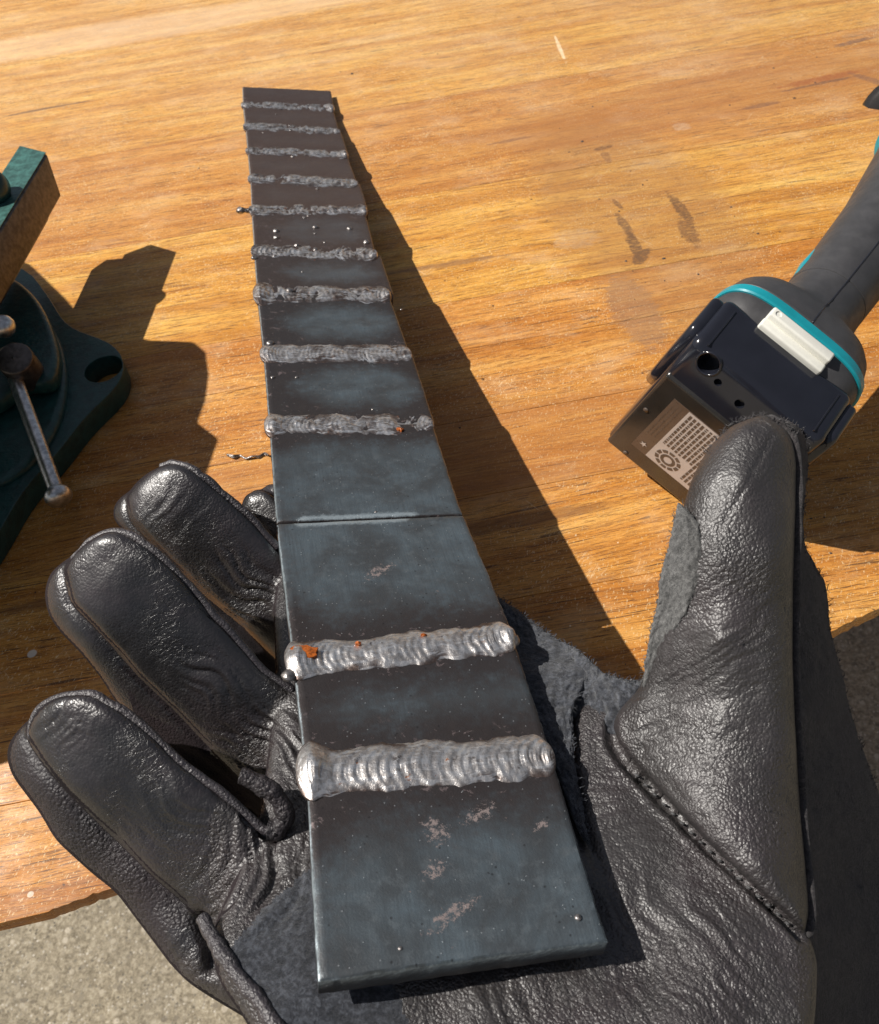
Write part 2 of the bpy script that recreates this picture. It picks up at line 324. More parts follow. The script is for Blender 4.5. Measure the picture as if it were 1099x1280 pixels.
def m_weld(nm='weld_metal', lo=(.42, .395, .38), hi=(.74, .72, .70), r0=.50, r1=.32, brn=0., sa=.75):
    g = Mt(nm); X = g.co(); P = g.co('UV')
    n1 = g.noise(X, .5, 6, .7); n2 = g.noise(X, .16, 4, .6)
    c = g.mix(g.ss(n1, .42, .62), lo, hi)
    at_ = g.n('Attribute', attribute_name='edge')
    br = g.ma('ADD', g.ma('MULTIPLY', at_.outputs['Fac'], .55), g.ma('MULTIPLY', g.ma('SUBTRACT', n2, .5-brn), 1.5))
    c = g.mix(g.ss(br, .16, .55, 0, .9), c, (.115, .075, .060))
    c = g.mix(g.ss(g.noise(X, .33, 6, .8), .60, .66, 0, .8), c, (.085, .065, .06))
    c = g.mix(g.ss(g.noise(X, .4, 3, .6, .3), .69, .72, 0, .8), c, (.45, .14, .03))
    stk = g.ss(g.noise(g.co('UV', scale=(.16, .8, 1)), 1, 3, .6), .52, .62)
    c = g.mix(g.ma('MULTIPLY', stk, sa), c, (.86, .84, .82))  # pale streaks painted in as sun glints along the beads
    ro = g.ma('SUBTRACT', g.ss(n1, .3, .7, r0, r1), g.ma('MULTIPLY', stk, .06))
    return g.set(col=c, ro=ro, me=.88, nor=g.bump(g.noise(X, 1.6, 4, .65), .00020, .8))
SCUFF = [(32.5, 28, 5, 2.2), (23.5, 25, 3, 4), (22, 17, 3.5, 2.2), (24, 8.5, 7, 2.), (44, 24, 2.5, 1.5), (23, 101, 6, 2.5)]
MW = m_wood(); MG = m_ground(); MP = m_plate(); MWELD = m_weld(); MWELD2 = m_weld('dull_weld_metal', (.36, .33, .31), (.76, .73, .71), .48, .34, .035, .9)
ML = m_leather('black_grain_leather', (.0185, .0162, .0158))
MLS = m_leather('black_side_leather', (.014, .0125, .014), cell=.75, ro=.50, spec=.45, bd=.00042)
MLN = m_leather('gap_shade_leather', (.012, .0105, .0115), cell=.6, ro=.75, spec=.05, bd=.0002)  # duller leather copy, paints shade into the finger gaps
MLF = m_leather('smooth_finger_leather', (.0085, .0080, .0085), cell=.6, ro=.37, lo=.25, hi=.7, spec=.95, bd=.00024)
MLP = m_leather('piping_leather', (.020, .017, .020), cell=.6, ro=.5, bd=.0003)
MS = m_suede('blue_grey_suede', (.028, .031, .040), (.105, .115, .138))
MSG = m_suede('grey_suede', (.085, .084, .082), (.19, .188, .18), 1.9)
MSB = m_suede('dark_suede', (.022, .018, .020), (.082, .070, .070), 1.5)
MGREEN = simple('hammered_green_enamel', (.011, .052, .046), ro=.36, nsc=.25, nam=.3, bsc=.45, bd=.0007, spec=.55)
MGREENL = simple('worn_green_enamel', (.045, .125, .11), ro=.4, nsc=.3, nam=.4, bsc=.6, bd=.0006)
MCAST = simple('machined_cast_iron', (.11, .095, .085), ro=.42, me=.8, nsc=.4, nam=.35, bsc=1.5, bd=.0002)
MSTEEL = simple('polished_steel_rod', (.66, .65, .63), ro=.34, me=1., nsc=.5, nam=.3, bsc=2., bd=.00012)
MBLK = simple('gloss_black_plastic', (.013, .014, .020), ro=.14, nsc=.1, nam=.1, bsc=4., bd=.00002, spec=.6)
MBLK2 = simple('satin_black_plastic', (.020, .018, .016), ro=.22, nsc=.1, nam=.15, bsc=6., bd=.00004, spec=.7)
MRUB = simple('dark_grey_rubber', (.045, .044, .046), ro=.48, nsc=.15, nam=.15, bsc=5., bd=.0001)
MTEAL = simple('teal_plastic', (.008, .25, .30), ro=.33, nsc=.2, nam=.08, bsc=5., bd=.00004)
MWHITE = simple('ivory_plastic', (.74, .73, .66), ro=.35, nsc=.2, nam=.04, bsc=5., bd=.00004)
MLABD = simple('brown_label_foil', (.11, .075, .055), ro=.3, nsc=.2, nam=.1, bd=.00003)
MLABW = simple('silver_label_foil', (.52, .46, .42), ro=.34, nsc=.2, nam=.05, bd=.00003)
MINK = simple('label_ink', (.10, .075, .06), ro=.4, bd=.00002)
MORANGE = simple('orange_slag_glass', (.34, .085, .012), ro=.2, nsc=1.2, nam=.5, bsc=3., bd=.0003)
MTHREAD = simple('black_thread', (.06, .06, .062), ro=.6, bsc=8., bd=.0002)
MSPAT = simple('spatter_metal', (.26, .24, .23), ro=.36, me=.85, nsc=.9, nam=.5, bsc=3., bd=.0002)
MGRIT = simple('dark_grit', (.05, .04, .035), ro=.7)

# ------------------------------------------------------------------ ground
_n = 24
ob('ground', [(x, y, -TZ/K) for x, y in ((-3e4, -3e4), (3e4, -3e4), (3e4, 3e4), (-3e4, 3e4))], [(0, 1, 2, 3)], MG, smooth=False, kind='structure')
# ------------------------------------------------------------------ table
gd = np.array([math.cos(GR), math.sin(GR)]); gp = np.array([-gd[1], gd[0]])
front_px = [(-250, 1195), (-120, 1180), (0, 1154), (60, 1140), (135, 1112), (300, 1060), (600, 957), (820, 877), (1038, 790), (1099, 761), (1300, 660)]
front = [tz(x, y)[:2] for x, y in front_px]
outline = front + [np.array([420, 420.]), np.array([420, 960.]), np.array([-520, 800.]), np.array([-345, 330]), np.array([-300, 140])]
outline = [np.array(p_) for p_ in outline]
def clip(poly, a, b, off, sign):
    # keep points with sign*(p.gp-off) >= 0
    res = []
    for i in range(len(poly)):
        p0, p1 = poly[i], poly[(i+1) % len(poly)]; d0 = sign*(p0@gp-off); d1 = sign*(p1@gp-off)
        if d0 >= 0: res.append(p0)
        if (d0 >= 0) != (d1 >= 0): res.append(p0+(p1-p0)*(d0/(d0-d1)))
    return res
table = thing('work_table', 'worn golden hardwood plank table top with stains and scratches, under everything', 'table', (0, 300, 0))
seam_px = [(500, 1), (500, 47), (500, 130), (500, 248), (540, 381), (560, 440)]
offs = sorted([tz(x, y)[:2]@gp for x, y in seam_px]); lo = min(p_@gp for p_ in outline); hi = max(p_@gp for p_ in outline)
cur = offs[0]; below = []
while cur > lo: cur -= random.uniform(38, 52); below.append(cur)
cur = offs[-1]; above = []
while cur < hi: cur += random.uniform(50, 70); above.append(cur)
allo = sorted(below)+offs+above
for k in range(len(allo)-1):
    poly = clip(outline, None, None, allo[k]+.10, 1); poly = clip(poly, None, None, allo[k+1]-.10, -1) if poly else poly
    if len(poly) < 3: continue
    # subdivide long front edges slightly, irregular
    pl = []
    for i in range(len(poly)):
        p0, p1 = poly[i], poly[(i+1) % len(poly)]; L_ = np.linalg.norm(p1-p0); alongg = abs((p1-p0)@gd)/max(L_, 1e-6)
        m_ = 1 if alongg > .995 or L_ < 6 else int(L_/1.3)
        for q in range(m_):
            pp = p0+(p1-p0)*q/m_
            if m_ > 1 and q > 0: 
                nn = np.array([p1[1]-p0[1], p0[0]-p1[0]])/L_; pp = pp+nn*(random.uniform(-.32, .1)-(random.random() < .08)*random.uniform(.2, .6))
            pl.append(pp)
    V, Fc = prism(pl, -5, random.uniform(-.06, .0))
    o = ob('plank', V, Fc, MW, table, smooth=False); bevel(o, .2, 2, 40)
    yy = (allo[k]+allo[k+1])/2; kf = sorted(range(len(offs)), key=lambda i: abs(offs[i]-yy))[0]
    known = {0: (1.12, 1.2, 1.35), 1: (1.12, 1.22, 1.35), 2: (1.08, 1.10, 1.0), 3: (.95, .86, .8), 4: (1.12, 1.13, .98), 5: (.96, .83, .74)}
    up_i = [i for i in range(len(offs)) if offs[i] > allo[k]+1]
    i_ = (5-len(up_i)) if up_i else 5
    # rows in view, from the far side towards the near edge
    far_i = sum(1 for q_ in offs if q_ <= allo[k]+1)
    cols = [(.97, .86, .80), (1.0, .90, .86), (1.12, 1.14, .98), (.95, .86, .8), (1.08, 1.10, 1.0), (1.12, 1.20, 1.35), (1.12, 1.2, 1.35)]
    cc = cols[min(far_i, 6)] if far_i > 0 else random.choice([(.93, .80, .74), (1.02, .93, .88), (.95, .84, .76), (1.05, .98, .92)])
    o.color = (*cc, 1)
inset = np.mean(np.array(outline), 0); ub_ = [inset+(p_-inset)*.80 for p_ in outline]
V, Fc = prism(ub_, -24, -5.3); o = ob('under_board', V, Fc, MW, table, smooth=False)
for (x0, y0) in ((-230, 560), (270, 600), (-330, 700), (270, 800)):
    V, Fc = prism([(x0, y0), (x0+45, y0), (x0+45, y0+45), (x0, y0+45)], -TZ/K, -24.3)
    o = ob('leg', V, Fc, MW, table, smooth=False); bevel(o, 1.5, 2)

# ------------------------------------------------------------------ the welded steel bar
Ob = np.array([-19.8, 76.5, 156.6]); ub = np.array([.97933304, -.04191311, .19786383]); vb = np.array([-.18152531, -.62289487, .76651845])
nb = np.cross(ub, vb); nb /= np.linalg.norm(nb)
nbc = nb if nb[2] < 0 else -nb         # towards the camera (camera frame)
def kk(a): return np.interp(a, [0, 60, 120, 200, 300, 400, 480, 519], [1, 1, 1.022, 1.03, 1.035, 1.035, 1.02, 1.0])
def bpd(x, y):
    r = ray(x, y); return (Ob@nb)/(r@nb)
def bard(x, y):
    r = ray(x, y); t = (Ob@nb)/(r@nb); a = (r*t-Ob)@vb
    return t*kk(a)
UP = M @ nbc
def onbar(x, y): return at(x, y, bard(x, y))
seams = [((398, 1226), (760, 1176)), ((383, 965), (690, 945)), ((367, 826), (640, 795)), ((346, 653), (577, 643)), ((337, 532), (540, 529)), ((330, 442), (512, 441)),
         ((322, 367), (486, 368)), ((318, 313), (470, 318)), ((315, 263), (456, 262)), ((313, 222), (446, 229)), ((310, 188), (433, 193)), ((307, 157), (424, 164)), ((304, 131), (416, 135)), ((303, 108), (412, 113))]
S3 = [(onbar(*a), onbar(*b)) for a, b in seams]
jogL = [0]*14; jogR = [0, .3, 1.0, .4, 1.6, .2, 3.2, .0, 2.6, .6, 1.8, .2, 1.4]
bar = thing('welded_steel_bar', 'long dark steel bar of plates joined by silvery weld beads, lying on the glove', 'steel bar', S3[-1][0]*.5+S3[-1][1]*.5-UP*5)
TH = 5.2
alongs = [0]
for k in range(13): alongs.append(alongs[-1]+np.linalg.norm((S3[k+1][0]+S3[k+1][1]-S3[k][0]-S3[k][1])/2))
for k in range(13):
    A0, B0 = S3[k]; A1, B1 = S3[k+1]
    ev = (A1+B1-A0-B0)/2; Lv = np.linalg.norm(ev); ev /= Lv; eu = (B0-A0)/np.linalg.norm(B0-A0)
    nn = np.cross(eu, ev); nn /= np.linalg.norm(nn); nn = nn if nn@UP > 0 else -nn
    g0 = .28 if k == 3 else .1; g1 = .28 if k == 2 else .1
    if k: A0 = A0+ev*g0; B0 = B0+ev*g0
    A1 = A1-ev*g1; B1 = B1-ev*g1
    B0 = B0+eu*(jogR[k]*.6); B1 = B1+eu*(jogR[k]*.6)
    nu, nv = 46, 40
    su = np.r_[0, np.linspace(.011, .989, nu-2), 1]; sv = np.r_[0, np.linspace(.011, .989, nv-2), 1]
    V = []; uv = []; hz = []
    def P(a, b): return (A0*(1-a)+B0*a)*(1-b)+(A1*(1-a)+B1*a)*b
    ph = rng.uniform(0, 9)
    for j, b in enumerate(sv):
        for i, a in enumerate(su):
            edge = (i in (0, nu-1)) + (j in (0, nv-1)); h = -.5 if edge else 0.
            x_, y_ = a*50, alongs[k]+b*Lv
            wob = .12*vn(x_/9+ph, y_/9, 3)+.04*vn(x_/2.5, y_/2.5, 5)
            jt = np.zeros(3)
            if edge: jt = eu*(.12*vn(y_/1.5, ph, 8) if i in (0, nu-1) else 0)+ev*(.12*vn(x_/1.5, ph, 9) if j in (0, nv-1) else 0)
            V.append(P(a, b)+nn*(h+wob*(0 if edge else 1))+jt); uv.append((x_, y_))
            d0 = b*Lv if k else 99; d1 = (1-b)*Lv if k < 12 else 99
            if k == 3: d0 = 99
            if k == 2: d1 = 99
            reach = 24 if k < 3 else 19
            gr = 0.
            if k == 3: gr = 1.6*max(0, 1-b*Lv/2.6)*(1 if .14 < a < .72 else max(0, 1-abs(a-(.14 if a < .4 else .72))/.06))
            if k == 2: gr = 1.6*max(0, 1-(1-b)*Lv/2.9)*(1 if .12 < a < .66 else max(0, 1-abs(a-(.12 if a < .4 else .66))/.06))
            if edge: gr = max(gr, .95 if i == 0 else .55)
            seam_ = edge and ((k == 3 and j == 0) or (k == 2 and j == nv-1))
            if seam_: gr = .25 if k == 3 else 0
            lf = (.95*max(0, 1-a/.38)+.5*max(0, (a-.8)/.2) if 3 < k < 8 else .35*max(0, 1-a/.2))*(1 if not edge else .4)
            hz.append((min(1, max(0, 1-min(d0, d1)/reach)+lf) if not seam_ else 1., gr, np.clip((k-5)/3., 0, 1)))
    nt_ = len(V)
    top = grid_faces(nu, nv)
    ring = [i for i in range(nu)]+[j*nu+nu-1 for j in range(1, nv)]+[(nv-1)*nu+i for i in range(nu-2, -1, -1)]+[j*nu for j in range(nv-2, 0, -1)]
    r1 = [];
    for q in ring: r1.append(len(V)); V.append(V[q]-nn*(TH-1.)); uv.append((uv[q][0]+TH, uv[q][1]+TH)); hz.append((.5, 0, 0))
    r2 = []
    c0 = sum(V[q] for q in r1)/len(r1)
    for q in r1:
        dv = c0-V[q]; dv /= np.linalg.norm(dv); r2.append(len(V)); V.append(V[q]-nn*.5+dv*.5); uv.append(uv[q]); hz.append((.5, 0, 0))
    Fc = list(top); m_ = len(ring)
    for q in range(m_): Fc.append((ring[q], ring[(q+1) % m_], r1[(q+1) % m_], r1[q])); Fc.append((r1[q], r1[(q+1) % m_], r2[(q+1) % m_], r2[q]))
    Fc.append(tuple(r2))
    o = ob('steel_plate', V, Fc, MP, bar, uv=uv, auto=50)
    at_ = o.data.attributes.new('haz', 'FLOAT_COLOR', 'POINT'); at_.data.foreach_set('color', np.c_[np.array(hz), np.ones(len(hz))].ravel())

V, Fc = tube([S3[3][0]*(1-t)+S3[3][1]*t-UP*4.3 for t in np.linspace(.02, .98, 20)], 1.3, 8); ob('joint_light_stop', V, Fc, MWELD, bar)  # hidden rod added to stop light leaking through the open joint
def bead(k, hw, hh, pitch, ripple, lump, blobL, blobR, sd):
    A, B = S3[k]; eu = B-A; W_ = np.linalg.norm(eu); eu /= W_
    ev = (S3[min(k+1, 13)][0]+S3[min(k+1, 13)][1]-S3[k-1][0]-S3[k-1][1]); ev = ev-eu*(ev@eu); ev /= np.linalg.norm(ev)
    nn = np.cross(eu, ev); nn = nn if nn@UP > 0 else -nn
    x0, x1 = -1.2-blobL*.6, W_+.35+blobR*.4
    nx, ny = 260, 30
    V = []; edge = []; uv = []
    xs = x0+(x1-x0)*(.5-.5*np.cos(np.pi*np.clip(np.linspace(0, 1, nx)*.94+.03, 0, 1)))
    xs = (xs-xs[0])/(xs[-1]-xs[0])*(x1-x0)+x0
    for x in xs:
        e = min((x-x0)/3.2, (x1-x)/3.6, 1.); cap = math.sqrt(max(0, 1-(1-e)**2))
        w_ = hw*(1+(.13 if k < 4 else .22)*float(vn(x/4.1, sd, 1))+.06*float(vn(x/1.1, sd, 2)))*(.12+.88*cap)
        w_ += blobL*1.0*math.exp(-((x-.5)/2.6)**2)
        cen = .55*float(vn(x/8., sd, 4))+.3*float(vn(x/2.6, sd, 6))
        for j in range(ny*2):
            upper = j < ny
            t = -math.cos(math.pi*j/(ny-1)) if upper else math.cos(math.pi*(j-ny+1)/(ny+1))
            prof = max(0, 1-t*t)**(.85 if upper else .5)
            if upper:
                ph = (x+3.4*(1-t*t)-1.4*t+1.3*float(vn(x/6., sd, sd+9))+.25*float(vn(x/3., t*2, sd+5)))/pitch
                fr = ph-math.floor(ph); rp = (fr**1.6)*(1-fr**9)
                ph2 = ph*3.0; f2 = ph2-math.floor(ph2)
                amp_ = ripple*(.65+.5*float(vn(x/5., sd+8, 17)))
                h = prof*(hh+(.55 if k < 4 else .8)*hh*float(vn(x/7., sd+3, 7)))+prof*amp_*(rp-.4)+prof*amp_*.35*(f2-.5)+lump*float(vn(x/1.7, t*2.2+sd, 11))*prof+.45*lump*float(vn(x/.7, t*5+sd, 12))*prof
                h += blobL*1.5*math.exp(-((x-1.0)/2.7)**2-(t/.75)**2)+blobR*1.1*math.exp(-((x-W_+.4)/2.2)**2-(t/.75)**2)
                h *= cap**.6; h -= .12
            else: h = -2.6*prof*cap-.12
            V.append(A+eu*x+ev*(w_*t+cen)+nn*h); edge.append(abs(t)**3*.8+(.40 if k > 5 else (.28 if k > 3 else .08))); uv.append((x, t*hw))
    Fc = grid_faces(2*ny, nx, closed_u=True); Fc.append(tuple(range(2*ny))); Fc.append(tuple((nx-1)*2*ny+q for q in range(2*ny)))
    o = ob('weld_bead', V, Fc, MWELD if k < 4 else MWELD2, bar, uv=uv)
    a_ = o.data.attributes.new('edge', 'FLOAT', 'POINT'); a_.data.foreach_set('value', edge)
    return o, A, B, eu, ev, nn
BE = {}
spec = {1: (5.5, 1.2, 2.1, .60, .14, 1.3, .5), 2: (5.0, 1.25, 1.9, .50, .24, 1.2, 1.2), 4: (5.9, .62, 1.6, .48, .25, .7, .6), 5: (6.6, .6, 1.5, .46, .25, .4, .9), 6: (7.8, .55, 1.9, .42, .45, .9, 1.3),
        7: (7.4, .5, 2.0, .5, .5, .4, 1.0), 8: (6.8, .45, 2.2, .4, .42, .3, 1.6), 9: (6.9, .42, 2.6, .4, .38, .1, .8), 10: (6.9, .42, 2.8, .4, .38, .2, 1.6), 11: (6.7, .4, 2.8, .4, .36, .2, .8), 12: (6.4, .4, 2.8, .4, .36, .1, 1.6)}
for k, a in spec.items(): BE[k] = bead(k, *a, k*3.7)
def blob(c, r, nn, flat=.8, n=14):
    V = []; m_ = 9; c = np.asarray(c); t = np.array([1, 0, 0.]); A = np.cross(nn, t); A /= np.linalg.norm(A); B = np.cross(nn, A)
    for j in range(1, m_):
        th = math.pi*j/m_
        for i in range(n):
            a = 2*math.pi*i/n; V.append(c+nn*(math.cos(th)*r*flat)+(A*math.cos(a)+B*math.sin(a))*math.sin(th)*r)
    Fc = grid_faces(n, m_-1, closed_u=True); Fc.append(tuple(range(n))); Fc.append(tuple((m_-2)*n+i for i in range(n)))
    return np.array(V), Fc
balls = [((345, 289), 1.5), ((345, 297), 1.3), ((395, 284), 1.4), ((437, 286), 1.4), ((458, 303), 1.5), ((381, 272), .9), ((394, 292), .7), ((366, 196), 1.1), ((397, 236), .7), ((301, 263), 2.0), ((307, 263), 1.5), ((311, 263), 1.4), ((363, 163), .7), ((329, 166), .6),
         ((350, 130), .7), ((345, 143), .5), ((371, 307), 1.1), ((395, 312), 1.2), ((363, 363), 1.6), ((324, 366), 1.6), ((338, 429), 1.3), ((371, 472), .6), ((341, 472), .7), ((722, 1147), .65), ((640, 800), 1.8), ((361, 844), 1.7), ((337, 529), 1.2), ((406, 303), .7), ((385, 270), .5),
         ((420, 536), .6), ((470, 640), .4), ((502, 387), .5), ((362, 157), .6), ((343, 320), .9), ((318, 322), 1.2), ((330, 374), .5), ((378, 340), .5), ((500, 1186), .4), ((466, 512), .5)]
for (x, y), r_ in balls:
    V, Fc = blob(at(x, y, bard(x, y)-r_*.15), r_, UP, random.uniform(.55, .8)); cc_ = V.mean(0); V = V+(V-cc_)*.22*vn(V[:, 0]*1.3+x, V[:, 1]*1.3+V[:, 2], 7)[:, None]; ob('spatter_ball', V, Fc, MSPAT, bar)
# orange slag islands in the bead surfaces
for (x, y, r_, k) in ((382, 815, 2.5, 2), (448, 803, .5, 2), (530, 793, .5, 2), (500, 536, 1.0, 4)):
    c = at(x, y, bard(x, y)-(2.35 if k == 2 else 1.3)); nV = 16; V = [c+UP*.35]; t = np.cross(UP, (1, 0, 0)); t /= np.linalg.norm(t); b_ = np.cross(UP, t)
    for q in range(nV):
        rr = r_*(1+.3*random.uniform(-1, 1)); a = 2*math.pi*q/nV; V.append(c+(t*math.cos(a)*.75+b_*math.sin(a)*1.2)*rr)
    for q in range(nV): V.append(V[1+q]-UP*2)
    Fc = [(0, 1+q, 1+(q+1) % nV) for q in range(nV)]+[(1+q, 1+(q+1) % nV, 1+nV+(q+1) % nV, 1+nV+q) for q in range(nV)]
    ob('slag_island', V, Fc, MORANGE, bar, smooth=False)

# ------------------------------------------------------------------ the glove
glove = thing('work_glove', 'black grain leather work glove with suede patches, open palm up under the steel bar', 'glove', at(650, 1150, 195))
def rail_pillow(Lp, Rp, dep, er, th, nu=34, nv=90, crown=0., eb=None, pw=2.):
    Lp = resample(Lp, nv); Rp = resample(Rp, nv); us = .5-.5*np.cos(np.linspace(0, np.pi, nu))
    X = Lp[:, None, 0]*(1-us)+Rp[:, None, 0]*us; Y = Lp[:, None, 1]*(1-us)+Rp[:, None, 1]*us
    wid = np.linalg.norm(Rp-Lp, axis=1)[:, None]
    D = dep(X, Y); de = np.minimum(us, 1-us)[None, :]*wid*D/F
    # distance from the ends measured along the rails
    mid = (Lp+Rp)/2; s_ = np.r_[0, np.cumsum(np.linalg.norm(np.diff(mid, axis=0), axis=1))]
    dend = np.minimum(s_, s_[-1]-s_)[:, None]*D/F+.0
    de = np.minimum(de, dend*1.1)
    q = 1-np.clip(de/er, 0, 1); drop = er*(1-np.clip(1-q**pw, 0, 1)**(1/pw))
    cr = crown*(1-(2*us[None, :]-1)**2)*np.clip(wid*D/F/(2*er), 0, 1)
    ebk = eb or min(er*1.5, th/2); q2 = 1-np.clip(de/ebk, 0, 1); drop2 = ebk*(1-np.sqrt(np.clip(1-q2*q2, 0, 1)))
    Fd = D+drop-cr; Bd = np.maximum(D+th-drop2, Fd+.05)
    fp = atv(X, Y, Fd); bp_ = atv(X, Y, Bd)
    V = np.concatenate([np.concatenate([fp[j], bp_[j][::-1]]) for j in range(nv)])
    m_ = 2*nu; Fc = grid_faces(m_, nv, closed_u=True); Fc.append(tuple(range(m_))); Fc.append(tuple((nv-1)*m_+i for i in range(m_)))
    return V, Fc
def rbf(ctrl, lam=.02):
    c = np.array(ctrl, float); P_ = c[:, :2]/300.; z = c[:, 2]; n = len(c)
    def ph(r): return r  # biharmonic in 3d, smooth enough and tame
    A = ph(np.linalg.norm(P_[:, None]-P_[None], axis=2))-lam*np.eye(n); Q = np.c_[np.ones(n), P_]
    Mx = np.block([[A, Q], [Q.T, np.zeros((3, 3))]]); s_ = np.linalg.solve(Mx, np.r_[z, 0, 0, 0])
    def f(x, y):
        x = np.asarray(x, float)/300.; y = np.asarray(y, float)/300.
        r = np.sqrt((x[..., None]-P_[:, 0])**2+(y[..., None]-P_[:, 1])**2)
        return ph(r)@s_[:n]+s_[n]+s_[n+1]*x+s_[n+2]*y
    return f
def bplane(X, Y):
    X = np.asarray(X, float); Y = np.asarray(Y, float)
    den = (X-CX)/F*nb[0]+(Y-CY)/F*nb[1]+nb[2]
    return (Ob@nb)/den
palm_off = rbf([(350, 700, 14), (450, 700, 14), (560, 720, 14), (380, 850, 10), (600, 850, 10), (400, 1000, 9), (600, 1000, 9.5), (720, 1000, 9), (420, 1150, 9), (600, 1150, 9.2), (740, 1150, 9),
                (300, 1050, 12), (300, 1180, 9), (350, 1280, 9), (500, 1260, 10), (700, 1280, 8), (803, 1215, 8.6), (745, 890, 8), (760, 960, 7), (800, 1050, 6), (860, 1120, 5), (900, 1200, 4.5), (960, 1180, 5), (1000, 1230, 7),
                (850, 1280, 5), (700, 1450, 10), (400, 1450, 14), (1000, 1450, 12)])
dpalm = lambda X, Y: bplane(X, Y)+palm_off(X, Y)
dthumb = rbf([(945, 530, 198), (890, 590, 196), (980, 600, 195), (930, 600, 192), (900, 700, 190), (960, 700, 189), (985, 760, 192), (850, 750, 196), (900, 800, 189), (960, 820, 189), (830, 860, 201), (775, 900, 205), (800, 940, 200), (860, 900, 195),
              (900, 900, 190), (960, 900, 189), (850, 980, 191), (900, 1000, 185), (960, 1000, 185), (1000, 1000, 189), (880, 1050, 181), (950, 1080, 178), (1000, 1100, 181), (960, 1125, 174), (1004, 1160, 174)])
def axis_depth(tip, dt, base, db, tilt=0., curl=0.):
    a = np.array(tip, float); v_ = np.array(base, float)-a; L2 = v_@v_
    def f(X, Y):
        X = np.asarray(X, float); Y = np.asarray(Y, float)
        t = ((X-a[0])*v_[0]+(Y-a[1])*v_[1])/L2; cr_ = ((X-a[0])*v_[1]-(Y-a[1])*v_[0])/math.sqrt(L2)
        return dt+(db-dt)*t+tilt*cr_/100.+curl*np.clip(.22-t, 0, 1)**2*30
    return f
parts_ = []
def addp(*a, **k): parts_.append(rail_pillow(*a, **k))
# palm and heel of the hand
addp([(352, 690), (342, 760), (345, 850), (335, 950), (322, 1030), (290, 1110), (262, 1170), (272, 1225), (310, 1280), (345, 1360), (370, 1500)],
     [(560, 690), (600, 760), (645, 840), (700, 940), (735, 1040), (790, 1130), (850, 1230), (880, 1300), (900, 1380), (900, 1500)], dpalm, 5, 20, nu=60, nv=120)
addp([(744, 868), (724, 880), (714, 900), (716, 960), (724, 1020), (740, 1080), (770, 1150), (800, 1250), (820, 1350), (830, 1500)],
     [(749, 868), (767, 879), (775, 900), (785, 935), (820, 975), (880, 1035), (950, 1098), (1004, 1150), (1022, 1200), (1020, 1260), (1012, 1330), (1005, 1500)], dpalm, 4, 20, nu=60, nv=120)
# thumb with its base
addp([(950, 519), (915, 531), (888, 556), (866, 595), (852, 640), (842, 700), (828, 760), (812, 820), (800, 862), (776, 884), (765, 905), (766, 928), (790, 954), (850, 1018), (910, 1078), (960, 1122), (1002, 1162)],
     [(955, 519), (976, 530), (990, 545), (996, 575), (995, 640), (992, 727), (991, 818), (994, 900), (998, 970), (1003, 1040), (1009, 1100), (1012, 1145), (1006, 1162)], dthumb, 5.5, 19, nu=60, nv=160, crown=1.2)
# four fingers: front panel pillow over a wider side panel pillow
dC = axis_depth((50, 905), 187, (350, 1080), 187, tilt=-1.5, curl=2); dB = axis_depth((105, 700), 205, (365, 900), 214, tilt=-1.5, curl=2)
dA = axis_depth((190, 605), 240, (345, 740), 249, tilt=-1.5, curl=2); dD = axis_depth((325, 612), 272, (480, 760), 262)
LC = [(64, 874), (44, 890), (33, 908), (32, 925), (50, 953), (76, 983), (115, 1024), (153, 1060), (191, 1098), (229, 1130), (265, 1165), (300, 1200)]
RC = [(72, 871), (92, 868), (115, 869), (153, 890), (191, 920), (229, 958), (267, 985), (306, 1016), (332, 1039), (365, 1060), (390, 1080), (400, 1100)]
addp(LC, RC, dC, 3.0, 16, crown=1.5, pw=2.3)
addp([(30, 905), (12, 925), (7, 945), (15, 970), (50, 1016), (69, 1050), (115, 1092), (145, 1115), (168, 1146), (191, 1176), (214, 1207), (237, 1230), (267, 1249), (306, 1272), (345, 1300)],
     [(60, 880), (90, 872), (118, 872), (156, 893), (194, 923), (232, 961), (268, 990), (306, 1020), (332, 1043), (365, 1064), (400, 1160), (420, 1300)], lambda X, Y: dC(X, Y)+4.2+np.clip((Y-1130)/170, 0, 1)*-8, 5, 17)
LB = [(128, 666), (104, 680), (88, 696), (78, 716), (87, 755), (120, 788), (146, 817), (171, 846), (197, 871), (218, 890), (260, 935), (300, 975), (350, 1010)]
RB = [(134, 663), (150, 664), (182, 680), (211, 706), (240, 735), (269, 771), (302, 807), (328, 837), (368, 866), (390, 885), (400, 920), (400, 960), (395, 1000)]
addp(LB, RB, dB, 3.2, 17, crown=1.5, pw=2.3)
addp([(82, 700), (62, 716), (55, 742), (60, 768), (75, 790), (102, 817), (127, 848), (146, 880), (175, 905), (215, 935), (260, 965), (300, 995), (345, 1036)],
     [(135, 668), (150, 667), (184, 683), (213, 710), (243, 739), (272, 775), (304, 811), (330, 841), (370, 870), (392, 900), (400, 940), (400, 990), (390, 1040)], lambda X, Y: dB(X, Y)+4.4, 5, 18)
LA = [(205, 581), (184, 591), (166, 607), (156, 627), (161, 653), (184, 676), (222, 712), (255, 745), (298, 780), (330, 812), (365, 845), (400, 880)]
RA = [(212, 579), (226, 580), (240, 586), (262, 604), (291, 629), (320, 655), (348, 687), (380, 720), (400, 740), (420, 760), (430, 780), (440, 800)]
addp(LA, RA, dA, 3.2, 18, crown=1.5, pw=2.3)
